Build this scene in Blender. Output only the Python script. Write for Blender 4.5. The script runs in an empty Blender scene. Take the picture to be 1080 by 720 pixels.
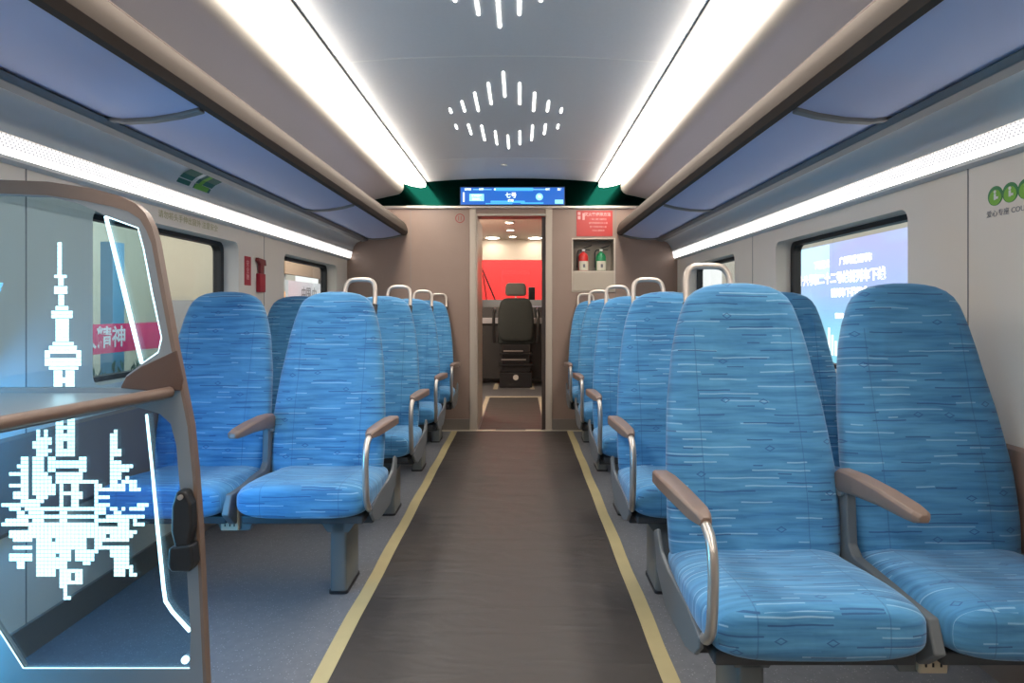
import bpy, bmesh, math, random
from mathutils import Vector, Matrix
random.seed(7)
C = bpy.context.scene.collection
PI = math.pi
ORG = {}

# ------------------------------------------------------------------ camera
CX, CZ, F = 0.074, 1.089, 655.0
cd = bpy.data.cameras.new('camera'); cam = bpy.data.objects.new('camera', cd); C.objects.link(cam)
cam.location = (CX, 0, CZ); cam.rotation_euler = (PI/2, 0, 0)
cd.sensor_width = 36; cd.lens = F/1080*36
cd.shift_x = -9/1080; cd.shift_y = -34/1080
cd.clip_start = .05
bpy.context.scene.camera = cam
vs = bpy.context.scene.view_settings
vs.view_transform = 'Standard'; vs.look = 'None'; vs.gamma = 1; vs.use_curve_mapping = False
vs.exposure = 0.7
bpy.context.scene.cycles.use_denoising = True
bpy.context.scene.cycles.max_bounces = 10
bpy.context.scene.cycles.transparent_max_bounces = 16

# ------------------------------------------------------------------ materials
def new_mat(name):
    m = bpy.data.materials.new(name); m.use_nodes = True
    return m, m.node_tree.nodes, m.node_tree.links, m.node_tree.nodes['Principled BSDF']
def pbr(name, col, rough=.5, metal=0, noise=0, nscale=30, bump=0, bscale=200, coat=0, spec=.5):
    m, N, L, b = new_mat(name)
    b.inputs['Base Color'].default_value = (*col, 1); b.inputs['Roughness'].default_value = rough
    b.inputs['Metallic'].default_value = metal; b.inputs['Coat Weight'].default_value = coat
    b.inputs['Specular IOR Level'].default_value = spec
    tc = N.new('ShaderNodeTexCoord')
    if noise:
        n = N.new('ShaderNodeTexNoise'); n.inputs['Scale'].default_value = nscale; n.inputs['Detail'].default_value = 4
        L.new(tc.outputs['Object'], n.inputs['Vector'])
        r = N.new('ShaderNodeMapRange'); r.inputs['To Min'].default_value = 1-noise; r.inputs['To Max'].default_value = 1+noise
        L.new(n.outputs['Fac'], r.inputs['Value'])
        x = N.new('ShaderNodeVectorMath'); x.operation = 'SCALE'; x.inputs[0].default_value = col
        L.new(r.outputs[0], x.inputs['Scale']); L.new(x.outputs[0], b.inputs['Base Color'])
    if bump:
        n = N.new('ShaderNodeTexNoise'); n.inputs['Scale'].default_value = bscale; n.inputs['Detail'].default_value = 3
        L.new(tc.outputs['Object'], n.inputs['Vector'])
        u = N.new('ShaderNodeBump'); u.inputs['Strength'].default_value = bump; u.inputs['Distance'].default_value = .002
        L.new(n.outputs['Fac'], u.inputs['Height']); L.new(u.outputs[0], b.inputs['Normal'])
    return m
def emis(name, col, s, base=(.8,.8,.8)):
    m, N, L, b = new_mat(name)
    b.inputs['Base Color'].default_value = (*base, 1); b.inputs['Roughness'].default_value = .5
    b.inputs['Emission Color'].default_value = (*col, 1); b.inputs['Emission Strength'].default_value = s
    return m
def glass(name, tint, gloss=.08, rough=.0):
    m, N, L, b = new_mat(name); N.remove(b)
    out = [n for n in N if n.type == 'OUTPUT_MATERIAL'][0]
    t = N.new('ShaderNodeBsdfTransparent'); t.inputs[0].default_value = (*tint, 1)
    g = N.new('ShaderNodeBsdfGlossy'); g.inputs['Roughness'].default_value = rough
    lw = N.new('ShaderNodeLayerWeight'); pw = N.new('ShaderNodeMath'); pw.operation = 'POWER'; pw.inputs[1].default_value = 5
    L.new(lw.outputs['Facing'], pw.inputs[0])
    mul = N.new('ShaderNodeMath'); mul.operation = 'MULTIPLY_ADD'; mul.inputs[1].default_value = .6; mul.inputs[2].default_value = gloss
    L.new(pw.outputs[0], mul.inputs[0])
    mx = N.new('ShaderNodeMixShader'); L.new(mul.outputs[0], mx.inputs[0]); L.new(t.outputs[0], mx.inputs[1]); L.new(g.outputs[0], mx.inputs[2])
    L.new(mx.outputs[0], out.inputs['Surface'])
    return m

def fabric():
    m, N, L, b = new_mat('blue_seat_fabric')
    def node(t, **k):
        n = N.new(t)
        for a, v in k.items(): setattr(n, a, v)
        return n
    def mth(op, a, b_=None, c=None):
        n = node('ShaderNodeMath', operation=op)
        for i, v in enumerate((a, b_, c)):
            if v is None: continue
            if isinstance(v, (int, float)): n.inputs[i].default_value = v
            else: L.new(v, n.inputs[i])
        return n.outputs[0]
    uv = node('ShaderNodeUVMap'); uv.uv_map = 'fab'
    sep = node('ShaderNodeSeparateXYZ'); L.new(uv.outputs[0], sep.inputs[0])
    oi = node('ShaderNodeObjectInfo')
    # gentle waviness of the cloth lines
    wv = node('ShaderNodeTexNoise'); wv.inputs['Scale'].default_value = 7; L.new(uv.outputs[0], wv.inputs['Vector'])
    U = mth('ADD', sep.outputs[0], mth('MULTIPLY', oi.outputs['Random'], 7.7))
    V = mth('ADD', sep.outputs[1], mth('MULTIPLY', wv.outputs['Fac'], .012))
    V = mth('ADD', V, mth('MULTIPLY', oi.outputs['Random'], 3.1))
    def dashes(rows, dens, ulen, seed, width):
        rv = mth('MULTIPLY', V, rows); row = mth('FLOOR', rv); fr = mth('FRACT', rv)
        wn = node('ShaderNodeTexWhiteNoise', noise_dimensions='1D'); L.new(mth('ADD', row, seed), wn.inputs['W'])
        nz = node('ShaderNodeTexNoise', noise_dimensions='1D'); nz.inputs['Detail'].default_value = 0
        nz.inputs['Scale'].default_value = ulen
        L.new(mth('ADD', U, mth('MULTIPLY', wn.outputs['Value'], 91.7)), nz.inputs['W'])
        on = mth('GREATER_THAN', nz.outputs['Fac'], dens)
        band = mth('LESS_THAN', mth('ABSOLUTE', mth('SUBTRACT', fr, .5)), width)
        return mth('MULTIPLY', on, band)
    light = dashes(47, .585, 4.2, 3.3, .085)
    dark = dashes(43, .585, 4.8, 17.1, .08)
    midd = dashes(140, .53, 3.5, 41.0, .35)
    big = node('ShaderNodeTexNoise', noise_dimensions='2D'); big.inputs['Scale'].default_value = 1; big.inputs['Detail'].default_value = 3
    cv = node('ShaderNodeCombineXYZ'); L.new(mth('MULTIPLY', U, 5), cv.inputs[0]); L.new(mth('MULTIPLY', V, 60), cv.inputs[1])
    L.new(cv.outputs[0], big.inputs['Vector'])
    ramp = node('ShaderNodeValToRGB'); L.new(big.outputs['Fac'], ramp.inputs[0])
    e = ramp.color_ramp.elements
    e[0].position = .33; e[0].color = (.045, .19, .39, 1); e[1].position = .68; e[1].color = (.09, .31, .55, 1)
    def mix(f, a, col):
        x = node('ShaderNodeMix', data_type='RGBA'); L.new(f, x.inputs['Factor']); L.new(a, x.inputs['A']); x.inputs['B'].default_value = (*col, 1)
        return x.outputs['Result']
    c = mix(mth('MULTIPLY', midd, .35), ramp.outputs[0], (.07, .27, .55))
    c = mix(mth('MULTIPLY', light, .55), c, (.34, .60, .80))
    c = mix(mth('MULTIPLY', dark, .75), c, (.02, .075, .22))
    # little outlined arrowheads scattered on the cloth
    S = .115
    cu = mth('DIVIDE', U, S); cvv = mth('DIVIDE', V, S)
    iu, iv = mth('FLOOR', cu), mth('FLOOR', cvv)
    wn = node('ShaderNodeTexWhiteNoise', noise_dimensions='2D'); cc = node('ShaderNodeCombineXYZ')
    L.new(iu, cc.inputs[0]); L.new(iv, cc.inputs[1]); L.new(cc.outputs[0], wn.inputs['Vector'])
    sc = node('ShaderNodeSeparateColor'); L.new(wn.outputs['Color'], sc.inputs[0])
    du = mth('SUBTRACT', mth('FRACT', cu), mth('MULTIPLY_ADD', sc.outputs[0], .5, .25))
    dv = mth('SUBTRACT', mth('FRACT', cvv), mth('MULTIPLY_ADD', sc.outputs[1], .5, .25))
    dd = mth('ADD', mth('MULTIPLY', mth('ABSOLUTE', du), .8), mth('MULTIPLY', mth('ABSOLUTE', dv), 1.35))
    ringd = mth('LESS_THAN', mth('ABSOLUTE', mth('SUBTRACT', dd, .085)), .018)
    pick = mth('GREATER_THAN', sc.outputs[2], .55)
    c = mix(mth('MULTIPLY', mth('MULTIPLY', ringd, pick), .7), c, (.02, .08, .25))
    seam = mth('LESS_THAN', mth('ABSOLUTE', mth('SUBTRACT', mth('ABSOLUTE', mth('ADD', sep.outputs[0], mth('MULTIPLY', wv.outputs['Fac'], .006))), .140)), .0016)
    seam = mth('MULTIPLY', seam, mth('LESS_THAN', sep.outputs[1], 1.04))
    c = mix(mth('MULTIPLY', seam, .45), c, (.03, .11, .27))
    L.new(c, b.inputs['Base Color'])
    b.inputs['Roughness'].default_value = .72; b.inputs['Sheen Weight'].default_value = .25; b.inputs['Sheen Roughness'].default_value = .5
    b.inputs['Specular IOR Level'].default_value = .25
    wr = node('ShaderNodeTexNoise'); wr.inputs['Scale'].default_value = 9; wr.inputs['Detail'].default_value = 3; L.new(uv.outputs[0], wr.inputs['Vector'])
    b1 = node('ShaderNodeBump'); b1.inputs['Strength'].default_value = .35; b1.inputs['Distance'].default_value = .02; L.new(wr.outputs['Fac'], b1.inputs['Height'])
    b2 = node('ShaderNodeBump'); b2.inputs['Strength'].default_value = .4; b2.inputs['Distance'].default_value = .002
    L.new(mth('SUBTRACT', mth('SUBTRACT', light, dark), mth('MULTIPLY', seam, 3)), b2.inputs['Height']); L.new(b1.outputs[0], b2.inputs['Normal']); L.new(b2.outputs[0], b.inputs['Normal'])
    return m

def floor_mat():
    m, N, L, b = new_mat('speckled_vinyl')
    tc = N.new('ShaderNodeTexCoord')
    v = N.new('ShaderNodeTexVoronoi'); v.inputs['Scale'].default_value = 85; L.new(tc.outputs['Object'], v.inputs['Vector'])
    s = N.new('ShaderNodeMath'); s.operation = 'LESS_THAN'; s.inputs[1].default_value = .17; L.new(v.outputs['Distance'], s.inputs[0])
    n = N.new('ShaderNodeTexNoise'); n.inputs['Scale'].default_value = 40; n.inputs['Detail'].default_value = 5; L.new(tc.outputs['Object'], n.inputs['Vector'])
    r = N.new('ShaderNodeValToRGB'); L.new(n.outputs['Fac'], r.inputs[0])
    r.color_ramp.elements[0].color = (.135, .142, .158, 1); r.color_ramp.elements[1].color = (.21, .215, .232, 1)
    x = N.new('ShaderNodeMix'); x.data_type = 'RGBA'; x.inputs['B'].default_value = (.34, .35, .37, 1)
    L.new(s.outputs[0], x.inputs['Factor']); L.new(r.outputs[0], x.inputs['A']); L.new(x.outputs['Result'], b.inputs['Base Color'])
    b.inputs['Roughness'].default_value = .38
    return m

def mat_mat():
    m, N, L, b = new_mat('floor_cover')
    tc = N.new('ShaderNodeTexCoord')
    mp = N.new('ShaderNodeMapping'); mp.inputs['Scale'].default_value = (1.2, 4, 1); L.new(tc.outputs['Object'], mp.inputs[0])
    n = N.new('ShaderNodeTexNoise'); n.inputs['Scale'].default_value = 2.2; n.inputs['Detail'].default_value = 3; n.inputs['Distortion'].default_value = .7
    L.new(mp.outputs[0], n.inputs['Vector'])
    r = N.new('ShaderNodeValToRGB'); L.new(n.outputs['Fac'], r.inputs[0])
    r.color_ramp.elements[0].color = (.050, .043, .038, 1); r.color_ramp.elements[1].color = (.060, .052, .046, 1)
    L.new(r.outputs[0], b.inputs['Base Color']); b.inputs['Roughness'].default_value = .5
    u = N.new('ShaderNodeBump'); u.inputs['Strength'].default_value = .35; u.inputs['Distance'].default_value = .02
    L.new(n.outputs['Fac'], u.inputs['Height']); L.new(u.outputs[0], b.inputs['Normal'])
    return m

def perforated():
    m, N, L, b = new_mat('perforated_light_cover')
    uv = N.new('ShaderNodeUVMap'); uv.uv_map = 'fab'
    sep = N.new('ShaderNodeSeparateXYZ'); L.new(uv.outputs[0], sep.inputs[0])
    def mth(op, a, b_=None):
        n = N.new('ShaderNodeMath'); n.operation = op
        for i, v in enumerate((a, b_)):
            if v is None: continue
            if isinstance(v, (int, float)): n.inputs[i].default_value = v
            else: L.new(v, n.inputs[i])
        return n.outputs[0]
    a = mth('MULTIPLY', sep.outputs[0], 62); c = mth('MULTIPLY', sep.outputs[1], 62)
    p, q = mth('ADD', a, c), mth('SUBTRACT', a, c)
    fp = mth('ABSOLUTE', mth('SUBTRACT', mth('FRACT', p), .5)); fq = mth('ABSOLUTE', mth('SUBTRACT', mth('FRACT', q), .5))
    d = mth('ADD', mth('MULTIPLY', fp, fp), mth('MULTIPLY', fq, fq))
    hole = mth('LESS_THAN', d, .075)
    st = mth('MULTIPLY_ADD', hole, 1.0); st.node.inputs[1].default_value = -.62; st.node.inputs[2].default_value = .85
    b.inputs['Base Color'].default_value = (.25, .25, .26, 1)
    b.inputs['Emission Color'].default_value = (1, .97, .98, 1); L.new(st, b.inputs['Emission Strength'])
    return m

M = dict(
 wall=pbr('warm_white_wall', (.76,.69,.60), .38, noise=.02, nscale=2),
 cove=pbr('satin_grey_cove', (.60,.61,.60), .30, noise=.02, nscale=3),
 bulk=pbr('grey_bulkhead', (.27,.245,.215), .42, noise=.02, nscale=3, bump=.1, bscale=400),
 ceil=pbr('ceiling_panel', (.85,.84,.82), .42, noise=.03, nscale=60),
 seam=pbr('seam', (.22,.21,.20), .6),
 seaml=pbr('light_seam', (.95,.94,.90), .5),
 endwall=pbr('mauve_brown_panel', (.31,.215,.17), .33, noise=.06, nscale=8),
 kick=pbr('kick_plate', (.27,.23,.20), .3, metal=.4),
 frame_beige=pbr('beige_metal_frame', (.52,.44,.36), .35, metal=.2),
 alu=pbr('brushed_aluminium', (.62,.57,.50), .28, metal=.85),
 fascia=pbr('dark_green_gloss', (.001,.015,.011), .10, metal=1),
 black=pbr('black_rubber', (.012,.012,.014), .45),
 blackp=pbr('black_plastic', (.02,.021,.024), .35),
 grey_d=pbr('dark_grey_plastic', (.055,.06,.065), .5, noise=.05),
 legm=pbr('grey_painted_steel', (.17,.19,.195), .38, metal=.4, noise=.03),
 shell=pbr('seat_shell_grey', (.15,.165,.175), .45),
 silver=pbr('satin_silver', (.60,.56,.52), .32, metal=.75),
 champagne=pbr('champagne_tube', (.55,.48,.42), .35, metal=.45),
 pad=pbr('brown_arm_pad', (.21,.145,.115), .42, noise=.05),
 beam=pbr('rack_beam', (.075,.058,.047), .75, spec=.12, metal=0, noise=.06, nscale=5),
 rail=pbr('rack_rail', (.24,.235,.23), .4, metal=.3),
 rackp=pbr('smoked_blue_rack_panel', (.56,.60,.84), .5, spec=.5),
 strip=emis('ceiling_strip_light', (1,.92,.82), 9),
 slit=emis('light_slit', (1,.99,.97), 5),
 glass=glass('clear_window_glass', (.80,.83,.84), .03),
 pglass=glass('partition_glass', (.70,.84,.90), .05),
 pframe=pbr('blue_grey_frame', (.27,.29,.31), .32, metal=.35),
 ptrim=pbr('brown_edge_trim', (.20,.135,.105), .38, noise=.05),
 led=emis('blue_white_led', (.50,.86,1), 1.5),
 ledcell=emis('engraved_light_cells', (.50,.93,1), .95),
 ledside=emis('blue_edge_led', (.08,.45,1), 40),
 gusset=pbr('dark_brown_gusset', (.10,.055,.04), .4), tape=pbr('yellow_floor_tape', (.50,.42,.22), .5, noise=.12, nscale=9),
 tapew=pbr('pale_floor_tape', (.60,.55,.42), .5, noise=.08, nscale=14),
 red=pbr('red_paint', (.62,.03,.025), .28), green=pbr('green_paint', (.012,.24,.09), .28),
 white=pbr('white_paint', (.75,.74,.70), .45), paper=pbr('cream_label', (.66,.62,.50), .6),
 redsign=pbr('red_sign', (.50,.03,.025), .32, spec=.5), niche=pbr('niche_beige', (.32,.27,.215), .45),
 cabpanel=pbr('cabinet_front', (.45,.38,.30), .4),
 redst=pbr('red_sticker', (.42,.015,.03), .45), pink=pbr('pink_print', (.75,.40,.38), .5),
 greenst=pbr('green_sticker', (.02,.13,.085), .4), lime=pbr('lime_sticker', (.17,.45,.03), .4), limed=pbr('dark_green_print', (.02,.20,.05), .4),
 greyprint=pbr('grey_print', (.18,.18,.19), .5), yellowprint=pbr('olive_print', (.42,.38,.18), .5),
 socket=pbr('cream_socket_plate', (.50,.44,.32), .4),
 cabwall=pbr('cab_beige', (.52,.46,.38), .45), cabdark=pbr('cab_dark_grey', (.05,.05,.052), .5),
 cabfab=pbr('cab_seat_cloth', (.045,.055,.054), .85, noise=.15, nscale=60),
 deskw=pbr('desk_pale_edge', (.55,.56,.60), .4),
 down=emis('downlight', (1,.86,.72), 28), redback=pbr('red_backdrop', (.85,.012,.01), .7),
 hallwall=pbr('hall_cream_wall', (.62,.58,.50), .8, noise=.08, nscale=1.2), hallfloor=pbr('hall_floor', (.16,.19,.19), .5, noise=.2, nscale=2),
 hallgrey=pbr('hall_grey', (.30,.30,.30), .6, noise=.1, nscale=3), halldark=pbr('hall_dark', (.07,.055,.045), .7),
 banner=pbr('magenta_banner', (.62,.035,.14), .6), orange=pbr('orange_cover', (.55,.25,.09), .6),
 hallblue=pbr('hall_blue_post', (.10,.25,.38), .5), board=pbr('white_board', (.68,.70,.74), .5), brownb=pbr('brown_board', (.26,.17,.11), .6),
 leaf=pbr('dark_leaf', (.05,.12,.09), .6, noise=.3, nscale=12),
 dispb=emis('display_blue', (.01,.10,.42), 1.0, (.01,.01,.02)), dispm=emis('display_mid_blue', (.06,.36,.80), 1.1, (.01,.01,.02)),
 dispc=emis('display_cyan', (.25,.72,1), 1.1, (.01,.01,.02)), dispw=emis('display_white', (.75,.92,1), 1.3, (.01,.01,.02)),
 scrtxt=emis('screen_text', (1,1,1), 2.2, (.8,.8,.8)),
)
M['fabric'] = fabric(); M['floor'] = floor_mat(); M['runner'] = mat_mat(); M['perf'] = perforated()

def screen_mat():
    m, N, L, b = new_mat('led_screen_picture')
    tc = N.new('ShaderNodeTexCoord'); sep = N.new('ShaderNodeSeparateXYZ'); L.new(tc.outputs['Generated'], sep.inputs[0])
    r = N.new('ShaderNodeValToRGB'); L.new(sep.outputs[2], r.inputs[0]); e = r.color_ramp.elements
    e[0].position = .25; e[0].color = (.22,.70,.88,1); e[1].position = .96; e[1].color = (.52,.56,.95,1)
    k = e.new(.62); k.color = (.42,.58,.98,1)
    n = N.new('ShaderNodeTexNoise'); n.inputs['Scale'].default_value = 3; L.new(tc.outputs['Generated'], n.inputs['Vector'])
    x = N.new('ShaderNodeMix'); x.data_type = 'RGBA'; x.inputs['B'].default_value = (.45,.88,.97,1)
    mr = N.new('ShaderNodeMapRange'); mr.inputs['From Min'].default_value = .45; mr.inputs['From Max'].default_value = .7; mr.inputs['To Max'].default_value = .6
    L.new(n.outputs['Fac'], mr.inputs['Value']); L.new(mr.outputs[0], x.inputs['Factor']); L.new(r.outputs[0], x.inputs['A'])
    L.new(x.outputs['Result'], b.inputs['Emission Color']); b.inputs['Emission Strength'].default_value = 1.0
    b.inputs['Base Color'].default_value = (.02,.02,.02,1)
    return m
M['screen'] = screen_mat()

# ------------------------------------------------------------------ helpers
def thing(name, label=None, cat=None, loc=(0,0,0), group=None):
    o = bpy.data.objects.new(name, None); C.objects.link(o); o.location = loc; o.empty_display_size = .1
    ORG[o] = Vector(loc)
    if label: o['label'] = label
    if cat: o['category'] = cat
    if group: o['group'] = group
    return o
def obj(name, bm, mat, parent=None, smooth=False, label=None, kind=None, org=None, bevel=0, angle=40):
    """links a bmesh given in world coordinates as one mesh object"""
    if not isinstance(bm, bpy.types.Mesh):
        bmesh.ops.recalc_face_normals(bm, faces=bm.faces[:])
        me = bpy.data.meshes.new(name); bm.to_mesh(me); bm.free()
    else: me = bm
    o = bpy.data.objects.new(name, me); C.objects.link(o)
    me.materials.clear(); me.materials.append(M[mat] if isinstance(mat, str) else mat)
    if parent is not None:
        g = ORG[parent]; o.parent = parent; ORG[o] = g
    else:
        if org is None:
            b = [v.co for v in me.vertices]
            org = Vector(((min(p.x for p in b)+max(p.x for p in b))/2, (min(p.y for p in b)+max(p.y for p in b))/2, min(p.z for p in b))) if b else Vector()
        g = Vector(org); o.location = g; ORG[o] = g
    me.transform(Matrix.Translation(-g))
    if smooth:
        for p in me.polygons: p.use_smooth = True
        if smooth != 'all':
            e = me.edges
            bm2 = bmesh.new(); bm2.from_mesh(me)
            for ed in bm2.edges:
                if len(ed.link_faces) == 2 and ed.calc_face_angle(0) > math.radians(angle): ed.smooth = False
            bm2.to_mesh(me); bm2.free()
    if bevel:
        md = o.modifiers.new('b', 'BEVEL'); md.width = bevel; md.segments = 3; md.limit_method = 'ANGLE'; md.harden_normals = False
    if label: o['label'] = label
    if kind: o['kind'] = kind
    return o
def tag(o, label, cat, group=None):
    o['label'] = label; o['category'] = cat
    if group: o['group'] = group
    return o
def struct(name, bm, mat, **k): return obj(name, bm, mat, kind='structure', **k)

def box(bm, x0, x1, y0, y1, z0, z1):
    v = [bm.verts.new(p) for p in ((x0,y0,z0),(x1,y0,z0),(x1,y1,z0),(x0,y1,z0),(x0,y0,z1),(x1,y0,z1),(x1,y1,z1),(x0,y1,z1))]
    for f in ((0,3,2,1),(4,5,6,7),(0,1,5,4),(1,2,6,5),(2,3,7,6),(3,0,4,7)): bm.faces.new([v[i] for i in f])
def B(*a):
    bm = bmesh.new()
    for q in (a if isinstance(a[0], (tuple, list)) else [a]): box(bm, *q)
    return bm
def prism(bm, pts, axis, a, b):
    """extrudes a closed polygon of 2-D points along axis: 'x' pts=(y,z), 'y' pts=(x,z), 'z' pts=(x,y)"""
    def P(p, t): return (t,p[0],p[1]) if axis == 'x' else (p[0],t,p[1]) if axis == 'y' else (p[0],p[1],t)
    A = [bm.verts.new(P(p, a)) for p in pts]; D = [bm.verts.new(P(p, b)) for p in pts]
    bm.faces.new(A); bm.faces.new(D[::-1]); n = len(pts)
    for i in range(n): bm.faces.new((A[i], A[(i+1)%n], D[(i+1)%n], D[i]))
def PR(pts, axis, a, b): bm = bmesh.new(); prism(bm, pts, axis, a, b); return bm
def rrect(a0, a1, b0, b1, r, n=6):
    out = []
    for (cx, cy, s) in ((a1-r, b0+r, -90), (a1-r, b1-r, 0), (a0+r, b1-r, 90), (a0+r, b0+r, 180)):
        for i in range(n+1):
            t = math.radians(s+90*i/n); out.append((cx+r*math.cos(t), cy+r*math.sin(t)))
    return out
def ring(bm, outer, inner, axis, a, b):
    def P(p, t): return (t,p[0],p[1]) if axis == 'x' else (p[0],t,p[1]) if axis == 'y' else (p[0],p[1],t)
    L4 = [[bm.verts.new(P(p, t)) for p in pts] for pts, t in ((outer,a),(inner,a),(inner,b),(outer,b))]
    n = len(outer)
    for k in range(4):
        A, D = L4[k], L4[(k+1)%4]
        for i in range(n): bm.faces.new((A[i], A[(i+1)%n], D[(i+1)%n], D[i]))
def ribbon(pts, th, y0, y1, uvs=False, nrm=1):
    """an open polyline in the x-z plane given a thickness and run along y"""
    n = len(pts); off = []
    for i in range(n):
        a = Vector(pts[max(0,i-1)]); b = Vector(pts[min(n-1,i+1)]); t = (b-a).normalized()
        off.append((pts[i][0]-t.y*th*nrm, pts[i][1]+t.x*th*nrm))
    bm = bmesh.new(); prism_pts = list(pts)+off[::-1]
    A = [bm.verts.new((p[0], y0, p[1])) for p in prism_pts]; D = [bm.verts.new((p[0], y1, p[1])) for p in prism_pts]
    m = len(prism_pts)
    faces = []
    for i in range(m): faces.append(bm.faces.new((A[i], A[(i+1)%m], D[(i+1)%m], D[i])))
    for i in range(n-1):
        bm.faces.new((A[i], A[m-1-i], A[m-2-i], A[i+1])); bm.faces.new((D[i+1], D[m-2-i], D[m-1-i], D[i]))
    if uvs:
        L = bm.loops.layers.uv.new('fab'); acc = {}; s = 0
        for i in range(n):
            if i: s += (Vector(pts[i])-Vector(pts[i-1])).length
            acc[i] = s; acc[m-1-i] = s
        bm.verts.index_update()
        idx = {v: i for i, v in enumerate(A)}; idx.update({v: i for i, v in enumerate(D)})
        for f in bm.faces:
            for l in f.loops: l[L].uv = (l.vert.co.y, acc[idx[l.vert]])
    return bm
def tube(bm, pts, r, n=10, cap=True, sx=1, up=None):
    pts = [Vector(p) for p in pts]; rings = []
    side = None
    for i, p in enumerate(pts):
        t = (pts[min(len(pts)-1,i+1)]-pts[max(0,i-1)]).normalized()
        if side is None:
            u0 = Vector(up) if up else (Vector((0,0,1)) if abs(t.z) < .9 else Vector((1,0,0)))
            side = t.cross(u0).normalized()
        side = (side - t*side.dot(t)).normalized(); u = side.cross(t)
        rr = r[i] if isinstance(r, (list, tuple)) else r
        rings.append([bm.verts.new(p + side*math.cos(2*PI*k/n)*rr*sx + u*math.sin(2*PI*k/n)*rr) for k in range(n)])
    for a, b in zip(rings, rings[1:]):
        for k in range(n): bm.faces.new((a[k], a[(k+1)%n], b[(k+1)%n], b[k]))
    if cap: bm.faces.new(rings[0][::-1]); bm.faces.new(rings[-1])
def T(pts, r, n=10, **k): bm = bmesh.new(); tube(bm, pts, r, n, **k); return bm
def smooth_path(pts, it=2):
    pts = [Vector(p) for p in pts]
    for _ in range(it):
        q = [pts[0]]
        for a, b in zip(pts, pts[1:]): q += [a*.75+b*.25, a*.25+b*.75]
        q.append(pts[-1]); pts = q
    return pts
def lathe(bm, prof, cx, cy, n=24, z=0):
    rs = [[bm.verts.new((cx+r*math.cos(2*PI*k/n), cy+r*math.sin(2*PI*k/n), z+h)) for k in range(n)] for r, h in prof]
    for a, b in zip(rs, rs[1:]):
        for k in range(n): bm.faces.new((a[k], a[(k+1)%n], b[(k+1)%n], b[k]))
    bm.faces.new(rs[0][::-1]); bm.faces.new(rs[-1])
def disc(bm, c, r, axis, th, n=24):
    pts = [(c[0]+r*math.cos(2*PI*k/n), c[1]+r*math.sin(2*PI*k/n)) for k in range(n)]
    prism(bm, pts, axis, *th)
def xf(bm, fn):
    for v in bm.verts: v.co = Vector(fn(v.co))
    return bm
def boolean(bmA, cutters):
    me = bpy.data.meshes.new('t'); bmesh.ops.recalc_face_normals(bmA, faces=bmA.faces[:]); bmA.to_mesh(me); bmA.free()
    o = bpy.data.objects.new('t', me); C.objects.link(o); cs = []
    for c in cutters:
        bmesh.ops.recalc_face_normals(c, faces=c.faces[:])
        m2 = bpy.data.meshes.new('c'); c.to_mesh(m2); c.free(); o2 = bpy.data.objects.new('c', m2); C.objects.link(o2); cs.append(o2)
        md = o.modifiers.new('x', 'BOOLEAN'); md.operation = 'DIFFERENCE'; md.object = o2; md.solver = 'EXACT'
    dg = bpy.context.evaluated_depsgraph_get(); dg.update()
    res = bpy.data.meshes.new_from_object(o.evaluated_get(dg))
    for q in cs + [o]: bpy.data.objects.remove(q)
    return res
FACING = {'cam': Matrix(((1,0,0),(0,0,-1),(0,1,0))), 'right': Matrix(((0,0,-1),(-1,0,0),(0,1,0))), 'left': Matrix(((0,0,1),(1,0,0),(0,1,0)))}
def text(name, s, size, mat, loc, face, parent=None, ext=.001, sx=1, bold=0, align='CENTER'):
    cu = bpy.data.curves.new('txt', 'FONT'); cu.body = s; cu.size = size; cu.extrude = ext; cu.align_x = align; cu.align_y = 'CENTER'
    cu.offset = bold; cu.resolution_u = 3
    o = bpy.data.objects.new('txt', cu); C.objects.link(o)
    dg = bpy.context.evaluated_depsgraph_get(); dg.update()
    me = bpy.data.meshes.new_from_object(o.evaluated_get(dg)); bpy.data.objects.remove(o)
    me.transform(Matrix.Translation(loc) @ FACING[face].to_4x4() @ Matrix.Diagonal((sx,1,1,1)))
    return obj(name, me, mat, parent)

# ------------------------------------------------------------------ room shell
Y0, YE = -2.2, 5.576
HW = 1.483
WINS = [(.43, 1.60), (2.26, 3.43), (4.09, 5.257)]
ZW0, ZW1 = .807, 1.457
struct('floor', B(-1.6, 1.6, Y0, YE+.12, -.06, 0), 'floor')
n = 0
for s, side in ((-1, 'left'), (1, 'right')):
    w = B(*sorted((s*HW, s*(HW+.09))), Y0, YE+.12, 0, 2.35)
    res = boolean(w, [PR(rrect(a, b, ZW0, ZW1, .045), 'x', s*(HW-.05), s*(HW+.2)) for a, b in WINS])
    struct('wall_'+side, res, 'wall')
    for a, b in WINS:
        n += 1
        wt = thing('window_%d' % n, None, None, (s*(HW+.09), (a+b)/2, ZW0)); wt['kind'] = 'structure'
        bm = bmesh.new(); ring(bm, rrect(a-.03, b+.03, ZW0-.03, ZW1+.03, .06), rrect(a+.022, b-.035, ZW0+.02, ZW1-.022, .04), 'x', s*(HW+.082), s*(HW+.125))
        obj('window_frame', bm, 'black', wt)
        obj('pane', B(*sorted((s*(HW+.100), s*(HW+.106))), a-.01, b+.01, ZW0-.01, ZW1+.01), 'glass', wt)
    # dado mouldings, seams
    seams = bmesh.new()
    for y in (.125, 1.955, 3.77): box(seams, *sorted((s*(HW-.0012), s*(HW+.001))), y-.0025, y+.0025, .1, 1.56)
    struct('trim_%d' % (1 if s < 0 else 2), seams, 'seam')
    struct('baseboard_'+side, B(*sorted((s*(HW-.012), s*(HW+.001))), Y0, YE, 0, .10), 'kick')
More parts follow.
